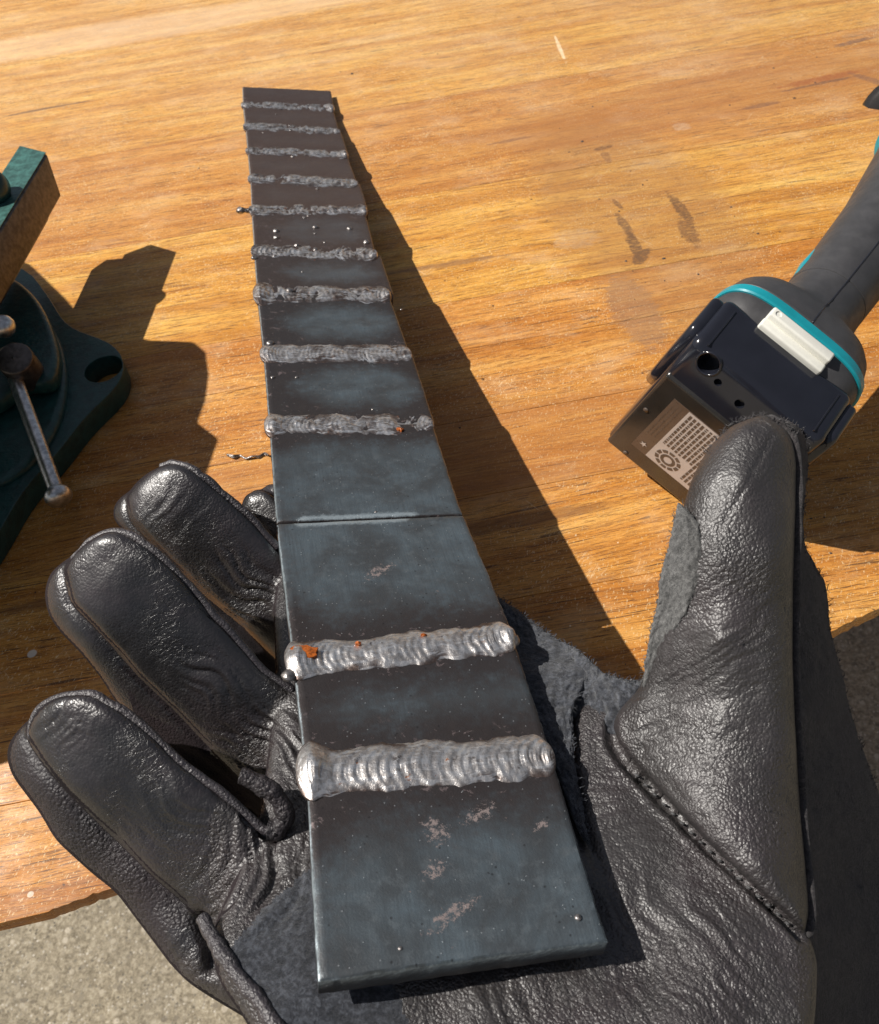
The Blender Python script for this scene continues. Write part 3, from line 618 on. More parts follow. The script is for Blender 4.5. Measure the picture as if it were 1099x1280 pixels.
addp([(160, 615), (146, 625), (140, 640), (144, 654), (165, 672), (215, 714), (250, 750), (290, 785), (325, 818), (360, 850), (400, 890)],
     [(215, 582), (238, 588), (262, 606), (291, 631), (320, 658), (348, 690), (380, 725), (400, 745), (420, 765), (430, 790), (440, 820)], lambda X, Y: dA(X, Y)+4, 4.5, 17)
addp([(318, 613), (306, 620), (301, 634), (308, 650), (330, 672), (360, 700), (420, 760)], [(322, 612), (334, 614), (345, 622), (360, 634), (400, 670), (440, 700), (500, 760)], dD, 3.5, 16)
addp([(335, 606), (326, 612), (326, 625), (345, 640), (400, 690)], [(338, 605), (350, 606), (365, 612), (400, 640), (450, 690)], lambda X, Y: dD(X, Y)+9, 3, 12)
# the finger forks behind the gaps
addp([(180, 650), (215, 700), (260, 760), (310, 830), (350, 880)], [(230, 640), (290, 700), (340, 760), (390, 810), (430, 860)], lambda X, Y: dA(X, Y)+5.5, 4, 14)
addp([(150, 870), (190, 930), (240, 980), (290, 1030), (330, 1060)], [(190, 850), (260, 870), (320, 910), (380, 950), (420, 990)], lambda X, Y: dB(X, Y)+6, 4, 14)
Vs = []; Fs = []; n0 = 0
for V, Fc in parts_:
    Vs.append(V); Fs += [tuple(i+n0 for i in f) for f in Fc]; n0 += len(V)
# normals of each shell are made consistent per island by ob()
body = ob('grain_leather_shell', np.concatenate(Vs), Fs, ML, glove)
md = body.modifiers.new('r', 'REMESH'); md.mode = 'VOXEL'; md.voxel_size = .58*K; md.use_smooth_shade = True
md2 = body.modifiers.new('s', 'SMOOTH'); md2.factor = .5; md2.iterations = 4
bake(body)
me = body.data; nV = len(me.vertices)
co = np.empty(nV*3); me.vertices.foreach_get('co', co); co = co.reshape(-1, 3)/K+ORIG[glove.name]
no = np.empty(nV*3); me.vertices.foreach_get('normal', no) if False else me.vertex_normals.foreach_get('vector', no); no = no.reshape(-1, 3)
X, Y, D = project(co)
view = (co-EYE)/np.linalg.norm(co-EYE, axis=1)[:, None]; facing = np.clip(-(no*view).sum(1)*1.6, 0, 1)
disp = np.zeros(nV)
# broad lumps, different for each area
disp += .40*vn(X/55, Y/55, 21)+.10*vn(X/22, Y/22, 22)+.03*vn(X/7, Y/7, 23)
def creases(cx, cy, rx, ry, ang, wl, amp, seed, curve=0., rot=0.):
    c_, s_ = math.cos(math.radians(rot)), math.sin(math.radians(rot)); x = X-cx; y = Y-cy
    m_ = np.exp(-(((x*c_+y*s_)/rx)**2+((-x*s_+y*c_)/ry)**2)**1.5)
    a = math.radians(ang); u_ = x*math.cos(a)+y*math.sin(a); v_ = -x*math.sin(a)+y*math.cos(a)
    u_ = u_+curve*v_*v_/100.+wl*.9*vn(v_/(wl*2.6), u_/(wl*2.6), seed)
    q = vn(u_/wl*2, v_/(wl*7), seed+1); q2 = vn(u_/wl*4.3, v_/(wl*9), seed+2)
    return -m_*amp*(1-np.abs(q))**3-m_*amp*.35*(1-np.abs(q2))**2
for a in [(318, 1095, 66, 66, 25, 19, 1.5, 31, .25), (355, 1040, 40, 60, 40, 12, .8, 34), (340, 930, 66, 50, -48, 15, 1.2, 37), (270, 850, 50, 40, 130, 18, .6, 40), (225, 1010, 60, 55, 130, 26, .3, 43), (300, 735, 55, 44, 125, 14, 1.0, 46),
          (80, 905, 36, 28, 40, 10, .6, 49), (220, 640, 45, 35, 40, 14, .25, 52), (840, 900, 80, 60, 75, 13, .5, 55), (900, 800, 90, 90, 60, 13, .35, 58), (900, 1000, 110, 90, 100, 13, .35, 61),
          (770, 980, 60, 70, 80, 12, .4, 64), (760, 1150, 70, 90, 155, 16, .5, 67), (860, 1200, 120, 90, 135, 16, .55, 70), (930, 1250, 90, 60, 140, 14, .4, 73), (250, 1230, 70, 60, 40, 15, .4, 76), (110, 1040, 90, 40, 130, 12, .2, 79), (640, 1260, 90, 40, 150, 18, .4, 82)]:
    disp += creases(*a)
def groove(pts, wpx, depth, raise_=0.):
    global disp
    q = resample(pts, 90); m_ = np.full(nV, 1e9)
    lo_ = q.min(0)-25; hi_ = q.max(0)+25; sel = np.where((X > lo_[0]) & (X < hi_[0]) & (Y > lo_[1]) & (Y < hi_[1]))[0]
    dd = np.full(len(sel), 1e9)
    for i in range(len(q)-1):
        a, b = q[i], q[i+1]; ab = b-a; L2 = ab@ab+1e-9
        t = np.clip(((X[sel]-a[0])*ab[0]+(Y[sel]-a[1])*ab[1])/L2, 0, 1)
        dd = np.minimum(dd, np.hypot(X[sel]-a[0]-t*ab[0], Y[sel]-a[1]-t*ab[1]))
    disp[sel] += -depth*np.exp(-(dd/wpx)**2)+raise_*np.exp(-((dd-2.6*wpx)/(1.3*wpx))**2)
seamT = [(764, 905), (764, 928), (780, 950), (818, 991), (863, 1038), (895, 1070), (945, 1116), (977, 1145), (1003, 1172)]
groove(seamT, 4.5, 2.0, .55)
groove(LC[3:10], 4.5, 1.0); groove(LB[3:11], 4.5, 1.0); groove(LA[3:9], 4, .8)
groove([(344, 1040), (330, 1036), (310, 1018)], 6, 2.0); groove([(250, 1150), (262, 1185), (262, 1215)], 8, 2.5)
groove([(900, 660), (925, 620), (950, 575), (965, 545)], 3, .25)
disp *= facing
co2 = (co+no*disp[:, None]-ORIG[glove.name])*K
me.vertices.foreach_set('co', co2.ravel()); me.update()
# material slots on the continuous shell: grain leather, side leather, suede heel patch
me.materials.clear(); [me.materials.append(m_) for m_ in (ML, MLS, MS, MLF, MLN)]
nP = len(me.polygons); ctr = np.empty(nP*3); me.polygons.foreach_get('center', ctr); ctr = ctr.reshape(-1, 3)/K+ORIG[glove.name]
px_, py_, pd_ = project(ctr)
def inpoly(x, y, poly):
    r = np.zeros(len(x), bool); n = len(poly)
    for i in range(n):
        x0, y0 = poly[i]; x1, y1 = poly[(i+1) % n]
        if y0 == y1: continue
        c_ = ((y0 > y) != (y1 > y)) & (x < (x1-x0)*(y-y0)/(y1-y0)+x0); r ^= c_
    return r
mi = np.zeros(nP, int)
mi[(px_+.55*(py_-900) < 330) & (py_ < 1060) | (px_ < 262) & (py_ < 1200)] = 3
jx = 2.5*vn(px_/4, py_/4, 91); jy = 2.5*vn(px_/4, py_/4, 92)
mi[inpoly(px_+jx, py_+jy, [(395, 1078), (336, 1130), (287, 1188), (300, 1225), (330, 1262), (370, 1330), (380, 1400), (560, 1400), (512, 1280), (493, 1234), (470, 1150), (430, 1080)])] = 2
front_poly = [p_ for p_ in LC]+[p_ for p_ in RC[::-1]]
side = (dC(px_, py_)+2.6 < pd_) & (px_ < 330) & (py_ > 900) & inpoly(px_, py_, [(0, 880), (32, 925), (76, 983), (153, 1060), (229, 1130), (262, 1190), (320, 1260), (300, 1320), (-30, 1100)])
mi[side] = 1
fno = np.empty(nP*3); me.polygons.foreach_get('normal', fno); fno = fno.reshape(-1, 3); vw = ctr-EYE; vw /= np.linalg.norm(vw, axis=1)[:, None]
mi[(-(fno*vw).sum(1) < .30) & (mi != 2) & (px_ < 500)] = 4  # walls seen edge-on get the shade copy of the leather
mi[inpoly(px_, py_, LB[3:]+RB[::-1]+RA[3:11:1]) & False] = 4
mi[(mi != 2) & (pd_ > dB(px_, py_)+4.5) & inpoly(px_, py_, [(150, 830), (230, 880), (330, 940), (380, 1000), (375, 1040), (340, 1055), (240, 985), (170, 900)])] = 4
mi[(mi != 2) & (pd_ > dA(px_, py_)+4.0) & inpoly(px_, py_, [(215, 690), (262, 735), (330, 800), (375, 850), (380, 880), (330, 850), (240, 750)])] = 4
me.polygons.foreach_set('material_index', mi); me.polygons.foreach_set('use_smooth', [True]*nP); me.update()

def on_glove_tube(name, pts, depf, rad, mat, lift=0., n=10, nrs=120, wob=.05, parent=glove):
    q = resample(pts, nrs); t = np.arange(nrs); q = q+np.stack([vn(t/5., t*0+3, 1), vn(t/5., t*0+7, 2)], 1)*1.1
    Dp = depf(q[:, 0], q[:, 1])+lift; P3 = atv(q[:, 0], q[:, 1], Dp)
    r = rad*(1+1.6*wob*vn(t/11., t*0, 5)+wob*vn(t/4.5, t*0, 6)); r[0] *= .4; r[-1] *= .4
    V, Fc = tube(P3, r, n, nrm=at(550, 640, 1)-EYE)
    return ob(name, V, Fc, mat, parent)
# piping along the finger seams
on_glove_tube('seam_piping', [(40, 925), (38, 905), (52, 884), (78, 870), (115, 867), (153, 888), (191, 918), (229, 956), (267, 984), (306, 1016), (330, 1038), (346, 1040), (358, 1020), (352, 1000), (335, 992)], dC, 1.0, MLP, 2.4)
on_glove_tube('seam_piping', [(90, 700), (112, 678), (138, 664), (157, 665), (182, 679), (211, 705), (240, 734), (269, 770), (302, 806), (330, 838), (368, 866)], dB, 1.0, MLP, 2.2)
on_glove_tube('seam_piping', [(200, 583), (215, 579), (237, 583), (262, 602), (291, 627), (320, 653), (348, 686)], dA, 1.05, MLP, 2.4)
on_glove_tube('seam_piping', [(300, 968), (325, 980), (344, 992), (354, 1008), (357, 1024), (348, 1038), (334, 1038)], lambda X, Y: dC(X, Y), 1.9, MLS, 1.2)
on_glove_tube('seam_piping', [(252, 1145), (262, 1165), (280, 1195), (305, 1230), (330, 1258), (350, 1290)], dpalm, 1.4, MLP, .3)
# stitches along the thumb seam: fifteen short threads
q = resample(seamT, 400)
for k in range(17):
    i = 80+k*18
    if i+8 >= 400: break
    a, b = q[i], q[i+7]; dd = max(float(dthumb(a[0], a[1])), float(dpalm(a[0], a[1])))+.6
    t_ = (b-a)/np.linalg.norm(b-a); a2 = a-t_[::-1]*np.array([1, -1])*2.0
    V, Fc = tube([at(a2[0], a2[1], dd), at((a2[0]+b[0])/2, (a2[1]+b[1])/2, dd-.35), at(b[0], b[1], dd)], .28, 6)
    ob('stitch', V, Fc, MTHREAD, glove)
# suede pieces: sheets with their own thickness
def fuzz(name, pts, depf, mat, n=420, L_=1.6, parent=glove, spread=2.0):
    q = resample(pts, 200); V = []; Fc = []
    for k in range(n):
        i = random.randrange(2, 197); p0 = q[i]; tn = q[i+1]-q[i-1]; tn /= np.linalg.norm(tn)+1e-9; nn = np.array([tn[1], -tn[0]])
        o_ = nn*random.uniform(-spread, spread); dd = float(depf(p0[0], p0[1]))+random.uniform(-.3, .8)
        c = at(*(p0+o_*.4), dd); dr = random.gauss(0, 1)*tn+random.gauss(0, 1.2)*nn; dr = dr/np.linalg.norm(dr)*F/dd*random.uniform(.4, 1)*L_
        e = at(*(p0+o_*.4+dr), dd+random.uniform(-.8, .8)); m_ = (c+e)/2+np.array([random.uniform(-.3, .3) for _ in range(3)])
        wv = np.cross(e-c, UP); wv = wv/np.linalg.norm(wv)*.10; b0 = len(V)
        V += [c-wv, c+wv, m_+wv*.8, m_-wv*.8, e]; Fc += [(b0, b0+1, b0+2, b0+3), (b0+3, b0+2, b0+4)]
    return ob(name, V, Fc, mat, parent, kind='stuff')
def sheet(name, Lp, Rp, depf, th, mat, er=.8, amp=.35, **kw):
    V, Fc = rail_pillow(Lp, Rp, depf, er, th, nu=50, nv=120, **kw)
    x, y, d_ = project(V); d2 = d_+amp*vn(x/9, y/9, 41)+amp*.5*vn(x/3.5, y/3.5, 42)+amp*.35*vn(x/1.6, y/1.6, 43)
    jx = 1.2*vn(x/3, y/3, 44); jy = 1.2*vn(x/3, y/3, 45)
    return ob(name, atv(x+jx, y+jy, d2), Fc, mat, glove)
flapL = [(848, 628), (836, 682), (826, 718), (822, 754), (813, 791), (806, 831), (803, 862)]; flapR = [(851, 629), (872, 650), (880, 682), (876, 727), (855, 772), (830, 809), (815, 845), (806, 864)]
dflap = lambda X, Y: dthumb(X, Y)-1.2+np.clip((860-X)/40, 0, 1)*3.0
sheet('suede_flap', flapL, flapR, dflap, 2.0, MSG); fuzz('flap_fibres', flapL, lambda x, y: float(dflap(x, y))+1, MSG, 160); fuzz('flap_fibres', flapR, lambda x, y: float(dflap(x, y))+.5, MSG, 120)
gusL = [(570, 730), (600, 800), (630, 850), (670, 900), (690, 950), (708, 1000), (722, 1040), (735, 1056)]; gusR = [(621, 745), (645, 761), (686, 793), (723, 812), (737, 840), (716, 888), (716, 931), (722, 976), (731, 1020), (737, 1056)]
dgus = lambda X, Y: dpalm(X, Y)-1.6+np.clip((840-Y)/60, 0, 1)*6
sheet('suede_gusset', gusL, gusR, dgus, 3., MS, er=1.2, amp=.6); fuzz('gusset_fibres', gusR, dgus, MS, 200)
webT = [(590, 722), (622, 746), (645, 762), (686, 793), (723, 812), (754, 841), (782, 849), (803, 851), (816, 846), (822, 846)]; webB = [(590, 800), (640, 840), (690, 890), (725, 930), (765, 940), (790, 930), (805, 910), (815, 890), (824, 875)]
def dweb(X, Y):
    w_ = np.clip((790-np.asarray(X, float))/110, 0, 1); w_ = w_*w_*(3-2*w_)
    return w_*(bplane(X, Y)*1.01+11)+(1-w_)*(214-(Y-860)*.06)
sheet('suede_web', webT, webB, dweb, 5., MS, er=1.6, amp=.7); fuzz('web_fibres', webT, dweb, MS, 200)
backL = [(962, 524), (955, 600), (950, 700), (945, 800), (945, 900), (955, 1000), (965, 1100), (985, 1200), (990, 1300), (1000, 1500)]
backR = [(985, 526), (1008, 538), (1011, 582), (1006, 627), (1004, 682), (1015, 700), (1034, 727), (1038, 790), (1054, 845), (1063, 890), (1077, 931), (1097, 985), (1120, 1080), (1150, 1280), (1180, 1500)]
dback = rbf([(980, 530, 203), (1000, 600, 205), (1000, 680, 206), (1030, 780, 216), (1060, 890, 226), (1095, 985, 224), (950, 700, 204), (950, 900, 202), (1000, 900, 200), (1000, 1050, 195), (1060, 1100, 213), (1010, 1200, 186), (1080, 1250, 206), (1020, 1400, 184), (1150, 1450, 206)])
sheet('suede_back', backL, backR, dback, 16., MSB, er=6, amp=.5); fuzz('back_fibres', backR, lambda x, y: float(dback(x, y))+3, MSB, 500, spread=3)
on_glove_tube('seam_piping', [(958, 520), (978, 529), (993, 546), (999, 578), (998, 640), (995, 727), (994, 818), (997, 900), (1001, 970), (1006, 1040), (1012, 1100), (1015, 1150), (1008, 1172)], lambda X, Y: dthumb(X, Y), 1.1, MSB, 6.0)
fuzz('tip_fibres', [(880, 566), (915, 529), (950, 518), (985, 529), (1003, 545)], lambda x, y: float(dthumb(x, y))+4.5, MSB, 200)

# ------------------------------------------------------------------ the bench vise
vise = thing('bench_vise', 'dark green cast bench vise with polished handle rod, at the left edge of the table', 'vise', tz(-60, 520))
def ngon_hole(poly, hole, z0, z1, name, mat, bev):
    bm = bmesh.new(); org = ORIG[vise.name]
    def loop(pts):
        vs = [bm.verts.new(((p_[0]-org[0])*K, (p_[1]-org[1])*K, (z1-org[2])*K)) for p_ in pts]
        return [bm.edges.new((vs[i], vs[(i+1) % len(vs)])) for i in range(len(vs))]
    e = loop(poly)+loop(hole); bmesh.ops.triangle_fill(bm, use_beauty=True, edges=e)
    r = bmesh.ops.extrude_face_region(bm, geom=list(bm.faces)); vs = [g for g in r['geom'] if isinstance(g, bmesh.types.BMVert)]
    bmesh.ops.translate(bm, verts=vs, vec=(0, 0, (z0-z1)*K)); bmesh.ops.recalc_face_normals(bm, faces=bm.faces)
    me = bpy.data.meshes.new(name); bm.to_mesh(me); bm.free(); me.materials.append(mat)
    o = bpy.data.objects.new(name, me); scn.collection.objects.link(o); o.parent = vise
    return bevel(o, bev, 4, 35)
bpx = [(45, 352), (70, 385), (82, 412), (100, 423), (131, 428), (152, 439), (163, 464), (160, 482), (144, 499), (118, 517), (105, 528), (94, 550), (70, 582), (45, 603), (28, 620), (20, 643), (2, 676), (-40, 735), (-120, 790), (-250, 760), (-330, 600), (-300, 420), (-150, 330), (0, 320)]
bpoly = resample([tz(x, y, 7)[:2] for x, y in bpx+[bpx[0]]], 110)[:-1]
hc = tz(127, 456, 12)[:2]; hole = [hc+np.array([7.8*math.cos(t), 8.4*math.sin(t)]) for t in np.linspace(0, 2*math.pi, 28, endpoint=False)]
ngon_hole(bpoly, hole, .05, 10., 'base', MGREEN, 2.0)
hole2 = [hc+np.array([9.3*math.cos(t), 8.4*math.sin(t)]) for t in np.linspace(0, 2*math.pi, 28, endpoint=False)]
def prism_part(name, pxs, z0, z1, mat, bev, zref=None, nrs=70):
    pl = resample([tz(x, y, zref if zref is not None else z1)[:2] for x, y in pxs+[pxs[0]]], nrs)[:-1]
    V, Fc = prism(pl, z0, z1); o = ob(name, V, Fc, mat, vise, smooth=False); return bevel(o, bev, 4, 35)
prism_part('raised_hub', [(0, 352), (30, 362), (58, 394), (78, 430), (84, 470), (76, 520), (50, 565), (10, 600), (-60, 620), (-160, 560), (-190, 450), (-120, 360)], 6, 13.5, MGREEN, 3.)
prism_part('swivel_body', [(0, 338), (22, 348), (44, 368), (60, 396), (70, 425), (73, 445), (68, 472), (52, 482), (30, 470), (0, 500), (-60, 520), (-130, 480), (-130, 380), (-60, 335)], 14, 22, MGREEN, 2.5)
# clamp screw with tommy bar
fc = at(17, 447, 366); bk = at(44, 480, 388); ax = bk-fc
V, Fc = revolve([(5.9, 0), (6.7, .5), (6.9, 1.2), (6.9, 26)], fc, ax, 48); ob('screw_head', V, Fc, MCAST, vise, auto=50)
V, Fc = revolve([(.05, .0), (.8, -.02), (.9, .3), (.05, .5)], fc-ax/np.linalg.norm(ax)*.15, ax, 24); ob('screw_centre', V, Fc, MCAST, vise)
r0 = at(19, 474, 371); r1 = at(70, 612, 347); V, Fc = tube([r0*(1-t)+r1*t for t in np.linspace(0, 1, 24)], 2.75, 24); ob('handle_rod', V, Fc, MSTEEL, vise, auto=60)
rd = (r1-r0)/np.linalg.norm(r1-r0)
V, Fc = revolve([(2.5, -1.), (3.4, .2), (4.4, 1.3), (4.9, 2.4), (4.9, 3.6), (4.2, 5.0), (2.6, 6.0), (.1, 6.4)], r1, rd, 32); ob('rod_end_cap', V, Fc, MSTEEL, vise)
V, Fc = blob(at(4, 408, 372), 4.6, rd, 1.0, 20); ob('upper_rod_cap', V, Fc, MSTEEL, vise)
# jaw beam pointing up and right
zt = 55; Etr = tz(59, 192, zt); Etl = tz(24, 183, zt); Bk = tz(-2, 292, zt); Ebr = tz(77, 245, 38)
axb = (Bk-Etr); axb[2] = 0; axb = axb/np.linalg.norm(axb)*95; Ebl = Ebr+(Etl-Etr)
E8 = [Etl, Etr, Ebr, Ebl]; V = E8+[p_+axb for p_ in E8]
o = ob('jaw_beam', V, [(0, 1, 2, 3), (4, 7, 6, 5), (0, 4, 5, 1), (1, 5, 6, 2), (2, 6, 7, 3), (3, 7, 4, 0)], MCAST, vise, smooth=False); bevel(o, .9, 3)
up_ = np.array([0, 0, .15]); V = [Etl+up_, Etr+up_, Etr+axb+up_, Etl+axb+up_]; inn = (Etl-Etr)*.04; V = [V[0]-inn, V[1]+inn, V[2]+inn, V[3]-inn]; V2 = [p_+np.array([0, 0, .35]) for p_ in V]
o = ob('beam_top_paint', V+V2, [(3, 2, 1, 0), (4, 5, 6, 7), (0, 1, 5, 4), (1, 2, 6, 5), (2, 3, 7, 6), (3, 0, 4, 7)], MGREENL, vise, smooth=False)
dc = tz(-22, 232, 63); V, Fc = revolve([(6, -2), (8.2, 0), (9, 2), (9, 7), (7, 9)], dc, SUN*.6+(dc-EYE)/400, 48); ob('spindle_collar', V, Fc, MGREEN, vise, auto=45)
Pa = np.array([-212, 397.]); Pb = Ebr[:2]+np.array([-13, 6.]); V, Fc = prism([Pa, Pb, Pb+axb[:2]*.8, Pa+axb[:2]*.8], 24, 39); o = ob('beam_shadow_block', V, Fc, MCAST, vise, smooth=False); bevel(o, .8, 2)  # hidden block added to widen the shadow of the beam
print('shadow_block', [np.round(project(np.array([*p_, z_]))[:2]) for p_ in (Pa, Pb, Pb+axb[:2]*.8, Pa+axb[:2]*.8) for z_ in (27, 34)])
# upper body, mostly left of the frame: casts the broad shadow on the table
shp = [(-40, 300), (40, 330), (84, 372), (112, 405), (190, 425), (245, 427), (260, 440), (264, 468), (260, 500), (250, 528), (277, 548), (262, 590), (250, 680), (215, 790), (150, 880), (70, 935), (0, 958), (-80, 960), (-180, 850), (-200, 600), (-100, 430)]
HB = 112.
pl = [(tz(x, y)-SUN*(HB/-SUN[2])*1.0)[:2] for x, y in shp]
V, Fc = prism(pl, HB-34, HB); o = ob('upper_body', V, Fc, MGREEN, vise, smooth=False); bevel(o, 2., 3)
cb = np.mean(np.array(pl), 0); V, Fc = prism([(cb[0]-26, cb[1]-10), (cb[0]+22, cb[1]-10), (cb[0]+22, cb[1]+45), (cb[0]-26, cb[1]+45)], 10, HB-30); o = ob('body_neck', V, Fc, MGREEN, vise, smooth=False); bevel(o, 5, 4)

# ------------------------------------------------------------------ the cordless angle grinder
bh = np.array([.72551207, -.52186878, -.44864821]); ah = np.array([-.29706223, .35057618, -.88817249]); nh = np.array([.62079487, .7776563, .09931975]); og = np.array([55.68, 215.04, 73.1])
def Lc(p, q, r): return og+bh*p+ah*q+nh*r
tool = thing('angle_grinder', 'black and teal cordless angle grinder lying with its battery end towards the glove', 'power tool', Lc(40, 60, 10))
def pext(name, prof, p0, p1, mat, bev, parent=tool, seg=4):
    n = len(prof); V = [Lc(p0, q, r) for r, q in prof]+[Lc(p1, q, r) for r, q in prof]
    Fc = [tuple(range(n)), tuple(range(n, 2*n))[::-1]]+[(i, (i+1) % n, n+(i+1) % n, n+i) for i in range(n)]
    o = ob(name, V, Fc, mat, parent, smooth=False); return bevel(o, bev, seg, 25) if bev else o
def loft(name, secs, mat, parent=tool, n=64, auto=40):
    V = []
    for (r, pc, qc, a, b, ex) in secs:
        for k in range(n):
            t = 2*math.pi*k/n; c_, s_ = math.cos(t), math.sin(t)
            V.append(Lc(pc+a*math.copysign(abs(c_)**(2/ex), c_), qc+b*math.copysign(abs(s_)**(2/ex), s_), r))
    m_ = len(secs); Fc = grid_faces(n, m_, closed_u=True); Fc.append(tuple(range(n))); Fc.append(tuple((m_-1)*n+k for k in range(n)))
    return ob(name, V, Fc, mat, parent, auto=auto)
bat = pext('battery_pack', [(4.2, 0), (25, 0), (25, 63.5), (0, 63.5), (0, 12.5)], -2.5, 45, MBLK, 3.0, seg=6)
# sockets sunk into the sloping shoulder of the pack
nsl = np.cross(bh, Lc(0, 12.5, 0)-Lc(0, 0, 4.2)); nsl /= np.linalg.norm(nsl); nsl = nsl if nsl@(EYE-Lc(10, 5, 2)) > 0 else -nsl
def cut(c, rad, dep_, sx=1.):
    V, Fc = revolve([(rad, -dep_), (rad, 3)], c, nsl, 32); cu = ob('cutter', V, Fc, MBLK)
    m_ = bat.modifiers.new('c', 'BOOLEAN'); m_.object = cu; m_.operation = 'DIFFERENCE'; m_.solver = 'EXACT'; bake(bat, 35)
    dm = cu.data; bpy.data.objects.remove(cu); bpy.data.meshes.remove(dm)
for (p_, q_, rad, dp) in ((5.6, 3.6, 3.3, 5), (11.2, 6.2, 1.2, 2.), (20, 7.2, 1.5, 2.), (29, 7.2, 1.5, 2.), (38, 4.5, 3.2, 5)):
    cut(Lc(p_, q_, 4.2-q_*4.2/12.5), rad, dp)
V, Fc = revolve([(3.25, -.2), (3.3, .25), (3.75, .3), (4.0, 0), (4., -.4)], Lc(5.6, 3.6, 4.2-3.6*.336), nsl, 40); ob('socket_rim', V, Fc[:-2], MBLK, bat)
# bottom plate, a satin cover standing proud of the pack
pext('bottom_plate', [(-1.0, 14.5), (1.5, 13.2), (1.5, 63.2), (-1.0, 62)], -1.6, 44, MBLK2, 1.1, parent=bat)
for p_ in (-5.6, 43.6):
    pext('side_rail', [(7, 4), (9, 1.5), (23.5, 1.5), (23.5, 30), (12, 40), (4, 26), (4, 14)], p_, p_+4.6, MBLK, 1.9, parent=bat, seg=5)
for (p_) in (1.8, 40.): pext('top_rib', [(5, -.35), (21, -.35), (21, .4), (5, .4)], p_, p_+.5, MBLK, .12, parent=bat)
# rating label
def lq(name, p0, p1, q0, q1, r, mat, parent): 
    V = [Lc(p0, q0, r), Lc(p1, q0, r), Lc(p1, q1, r), Lc(p0, q1, r), Lc(p0, q0, r+.12), Lc(p1, q0, r+.12), Lc(p1, q1, r+.12), Lc(p0, q1, r+.12)]
    return ob(name, V, [(0, 1, 2, 3), (7, 6, 5, 4), (0, 4, 5, 1), (1, 5, 6, 2), (2, 6, 7, 3), (3, 7, 4, 0)], mat, parent, smooth=False)
lab = lq('rating_label', 5.2, 38, 20.5, 53.5, -1.14, MLABD, bat); lq('pale_label_panel', 11.2, 37.5, 20.9, 53.2, -1.22, MLABW, lab)
V = []; Fc = []
def mark(p0, p1, q0, q1, r=-1.30):
    b0 = len(V); V.extend([Lc(p0, q0, r), Lc(p1, q0, r), Lc(p1, q1, r), Lc(p0, q1, r)]); Fc.append((b0, b0+1, b0+2, b0+3))
row = 12.2
while row < 37:
    q_ = 21.8; endq = 51 if row > 24 else 41.5; 
    while q_ < endq:
        L_ = random.uniform(.5, 2.6); mark(row, row+.85, q_, min(q_+L_, endq)); q_ += L_+.35
    row += 1.55
row = 6.2
while row < 10:
    q_ = 22.
    while q_ < 42: L_ = random.uniform(.6, 2.2); mark(row, row+.4, q_, q_+L_, -1.2); q_ += L_+.4
    row += 1.3
for rr0, rr1 in ((3.4, 4.7), (1.6, 2.7)):
    for k in range(40):
        a0, a1 = 2*math.pi*k/40, 2*math.pi*(k+1)/40; b0 = len(V)
        if rr0 > 3 and k % 4 == 3: continue
        V.extend([Lc(17.5+rr*math.cos(a), 47.5+rr*math.sin(a), -1.3) for rr, a in ((rr0, a0), (rr1, a0), (rr1, a1), (rr0, a1))]); Fc.append((b0, b0+1, b0+2, b0+3))
ob('label_print', V, Fc, MINK, lab, smooth=False)
V = []; 
for k in range(10):
    a = math.pi*k/5; rr = 1.5 if k % 2 == 0 else .6; V.append(Lc(8.2+rr*math.cos(a), 49+rr*math.sin(a), -1.3))
ob('star_mark', V, [tuple(range(10))], MLABW, lab, smooth=False)
for (p_, q_) in ((1.2, 34), (6, 60)):
    V, Fc = revolve([(.9, -.05), (.9, .25), (.05, .25)], Lc(p_, q_, -1.0), -nh, 16); ob('plate_screw', V, Fc, MINK, bat)
# white release button with a finger hollow
btn = pext('release_button', [(24.6, -4.4), (28.2, -4.4), (28.2, 1), (24.6, 1)], 9.8, 32, MWHITE, .7, parent=tool)
V, Fc = revolve([(1., -.3), (1.1, 3)], Lc(12, -4.4, 26.4), -ah, 20)
cu = ob('cutter', V, Fc, MWHITE); m_ = btn.modifiers.new('c', 'BOOLEAN'); m_.object = cu; m_.operation = 'DIFFERENCE'; m_.solver = 'EXACT'; 
V2, Fc2 = None, None
dm_ = cu.data; cu.location = cu.location; bake(btn, 35); bpy.data.objects.remove(cu); bpy.data.meshes.remove(dm_)
pext('button_step', [(21.6, -2.2), (24.9, -2.2), (24.9, 1), (21.6, 1)], 9.6, 32.2, MWHITE, .7, parent=tool)
loft('adapter_collar', [(20, 21.5, 22, 23.5, 20.5, 4.5), (24.5, 21.5, 21.5, 25.2, 22.8, 4.2), (28.4, 21.5, 21.5, 26.2, 24., 4), (29.5, 21.5, 21.5, 26.2, 24., 4)], MRUB)
loft('teal_band', [(29.3, 21.5, 21.5, 26.6, 24.5, 4), (29.8, 21.5, 21.5, 27.0, 25.0, 3.9), (32.6, 21.5, 21.5, 26.8, 24.8, 3.8), (33.1, 21.5, 21.5, 26.2, 24.2, 3.8)], MTEAL)
hou = loft('tail_housing', [(32.9, 21.5, 21.5, 25.8, 23.8, 3.8), (33.6, 21.5, 21.3, 26.2, 24.2, 3.7), (37, 21.5, 21, 25.6, 23.4, 3.4), (40.5, 21.6, 20.8, 25.0, 22.6, 3.2), (43.5, 21.8, 20.2, 23.2, 21.0, 3.0), (45.6, 22, 19.4, 19.8, 18.8, 2.8), (47.5, 22.3, 18.4, 16.2, 16.6, 2.5), (51, 22.8, 17.6, 14., 14.9, 2.3), (58, 23.2, 17.0, 13.2, 14.3, 2.2),
                            (61.8, 23.3, 17, 13.0, 14.2, 2.2)], MRUB)
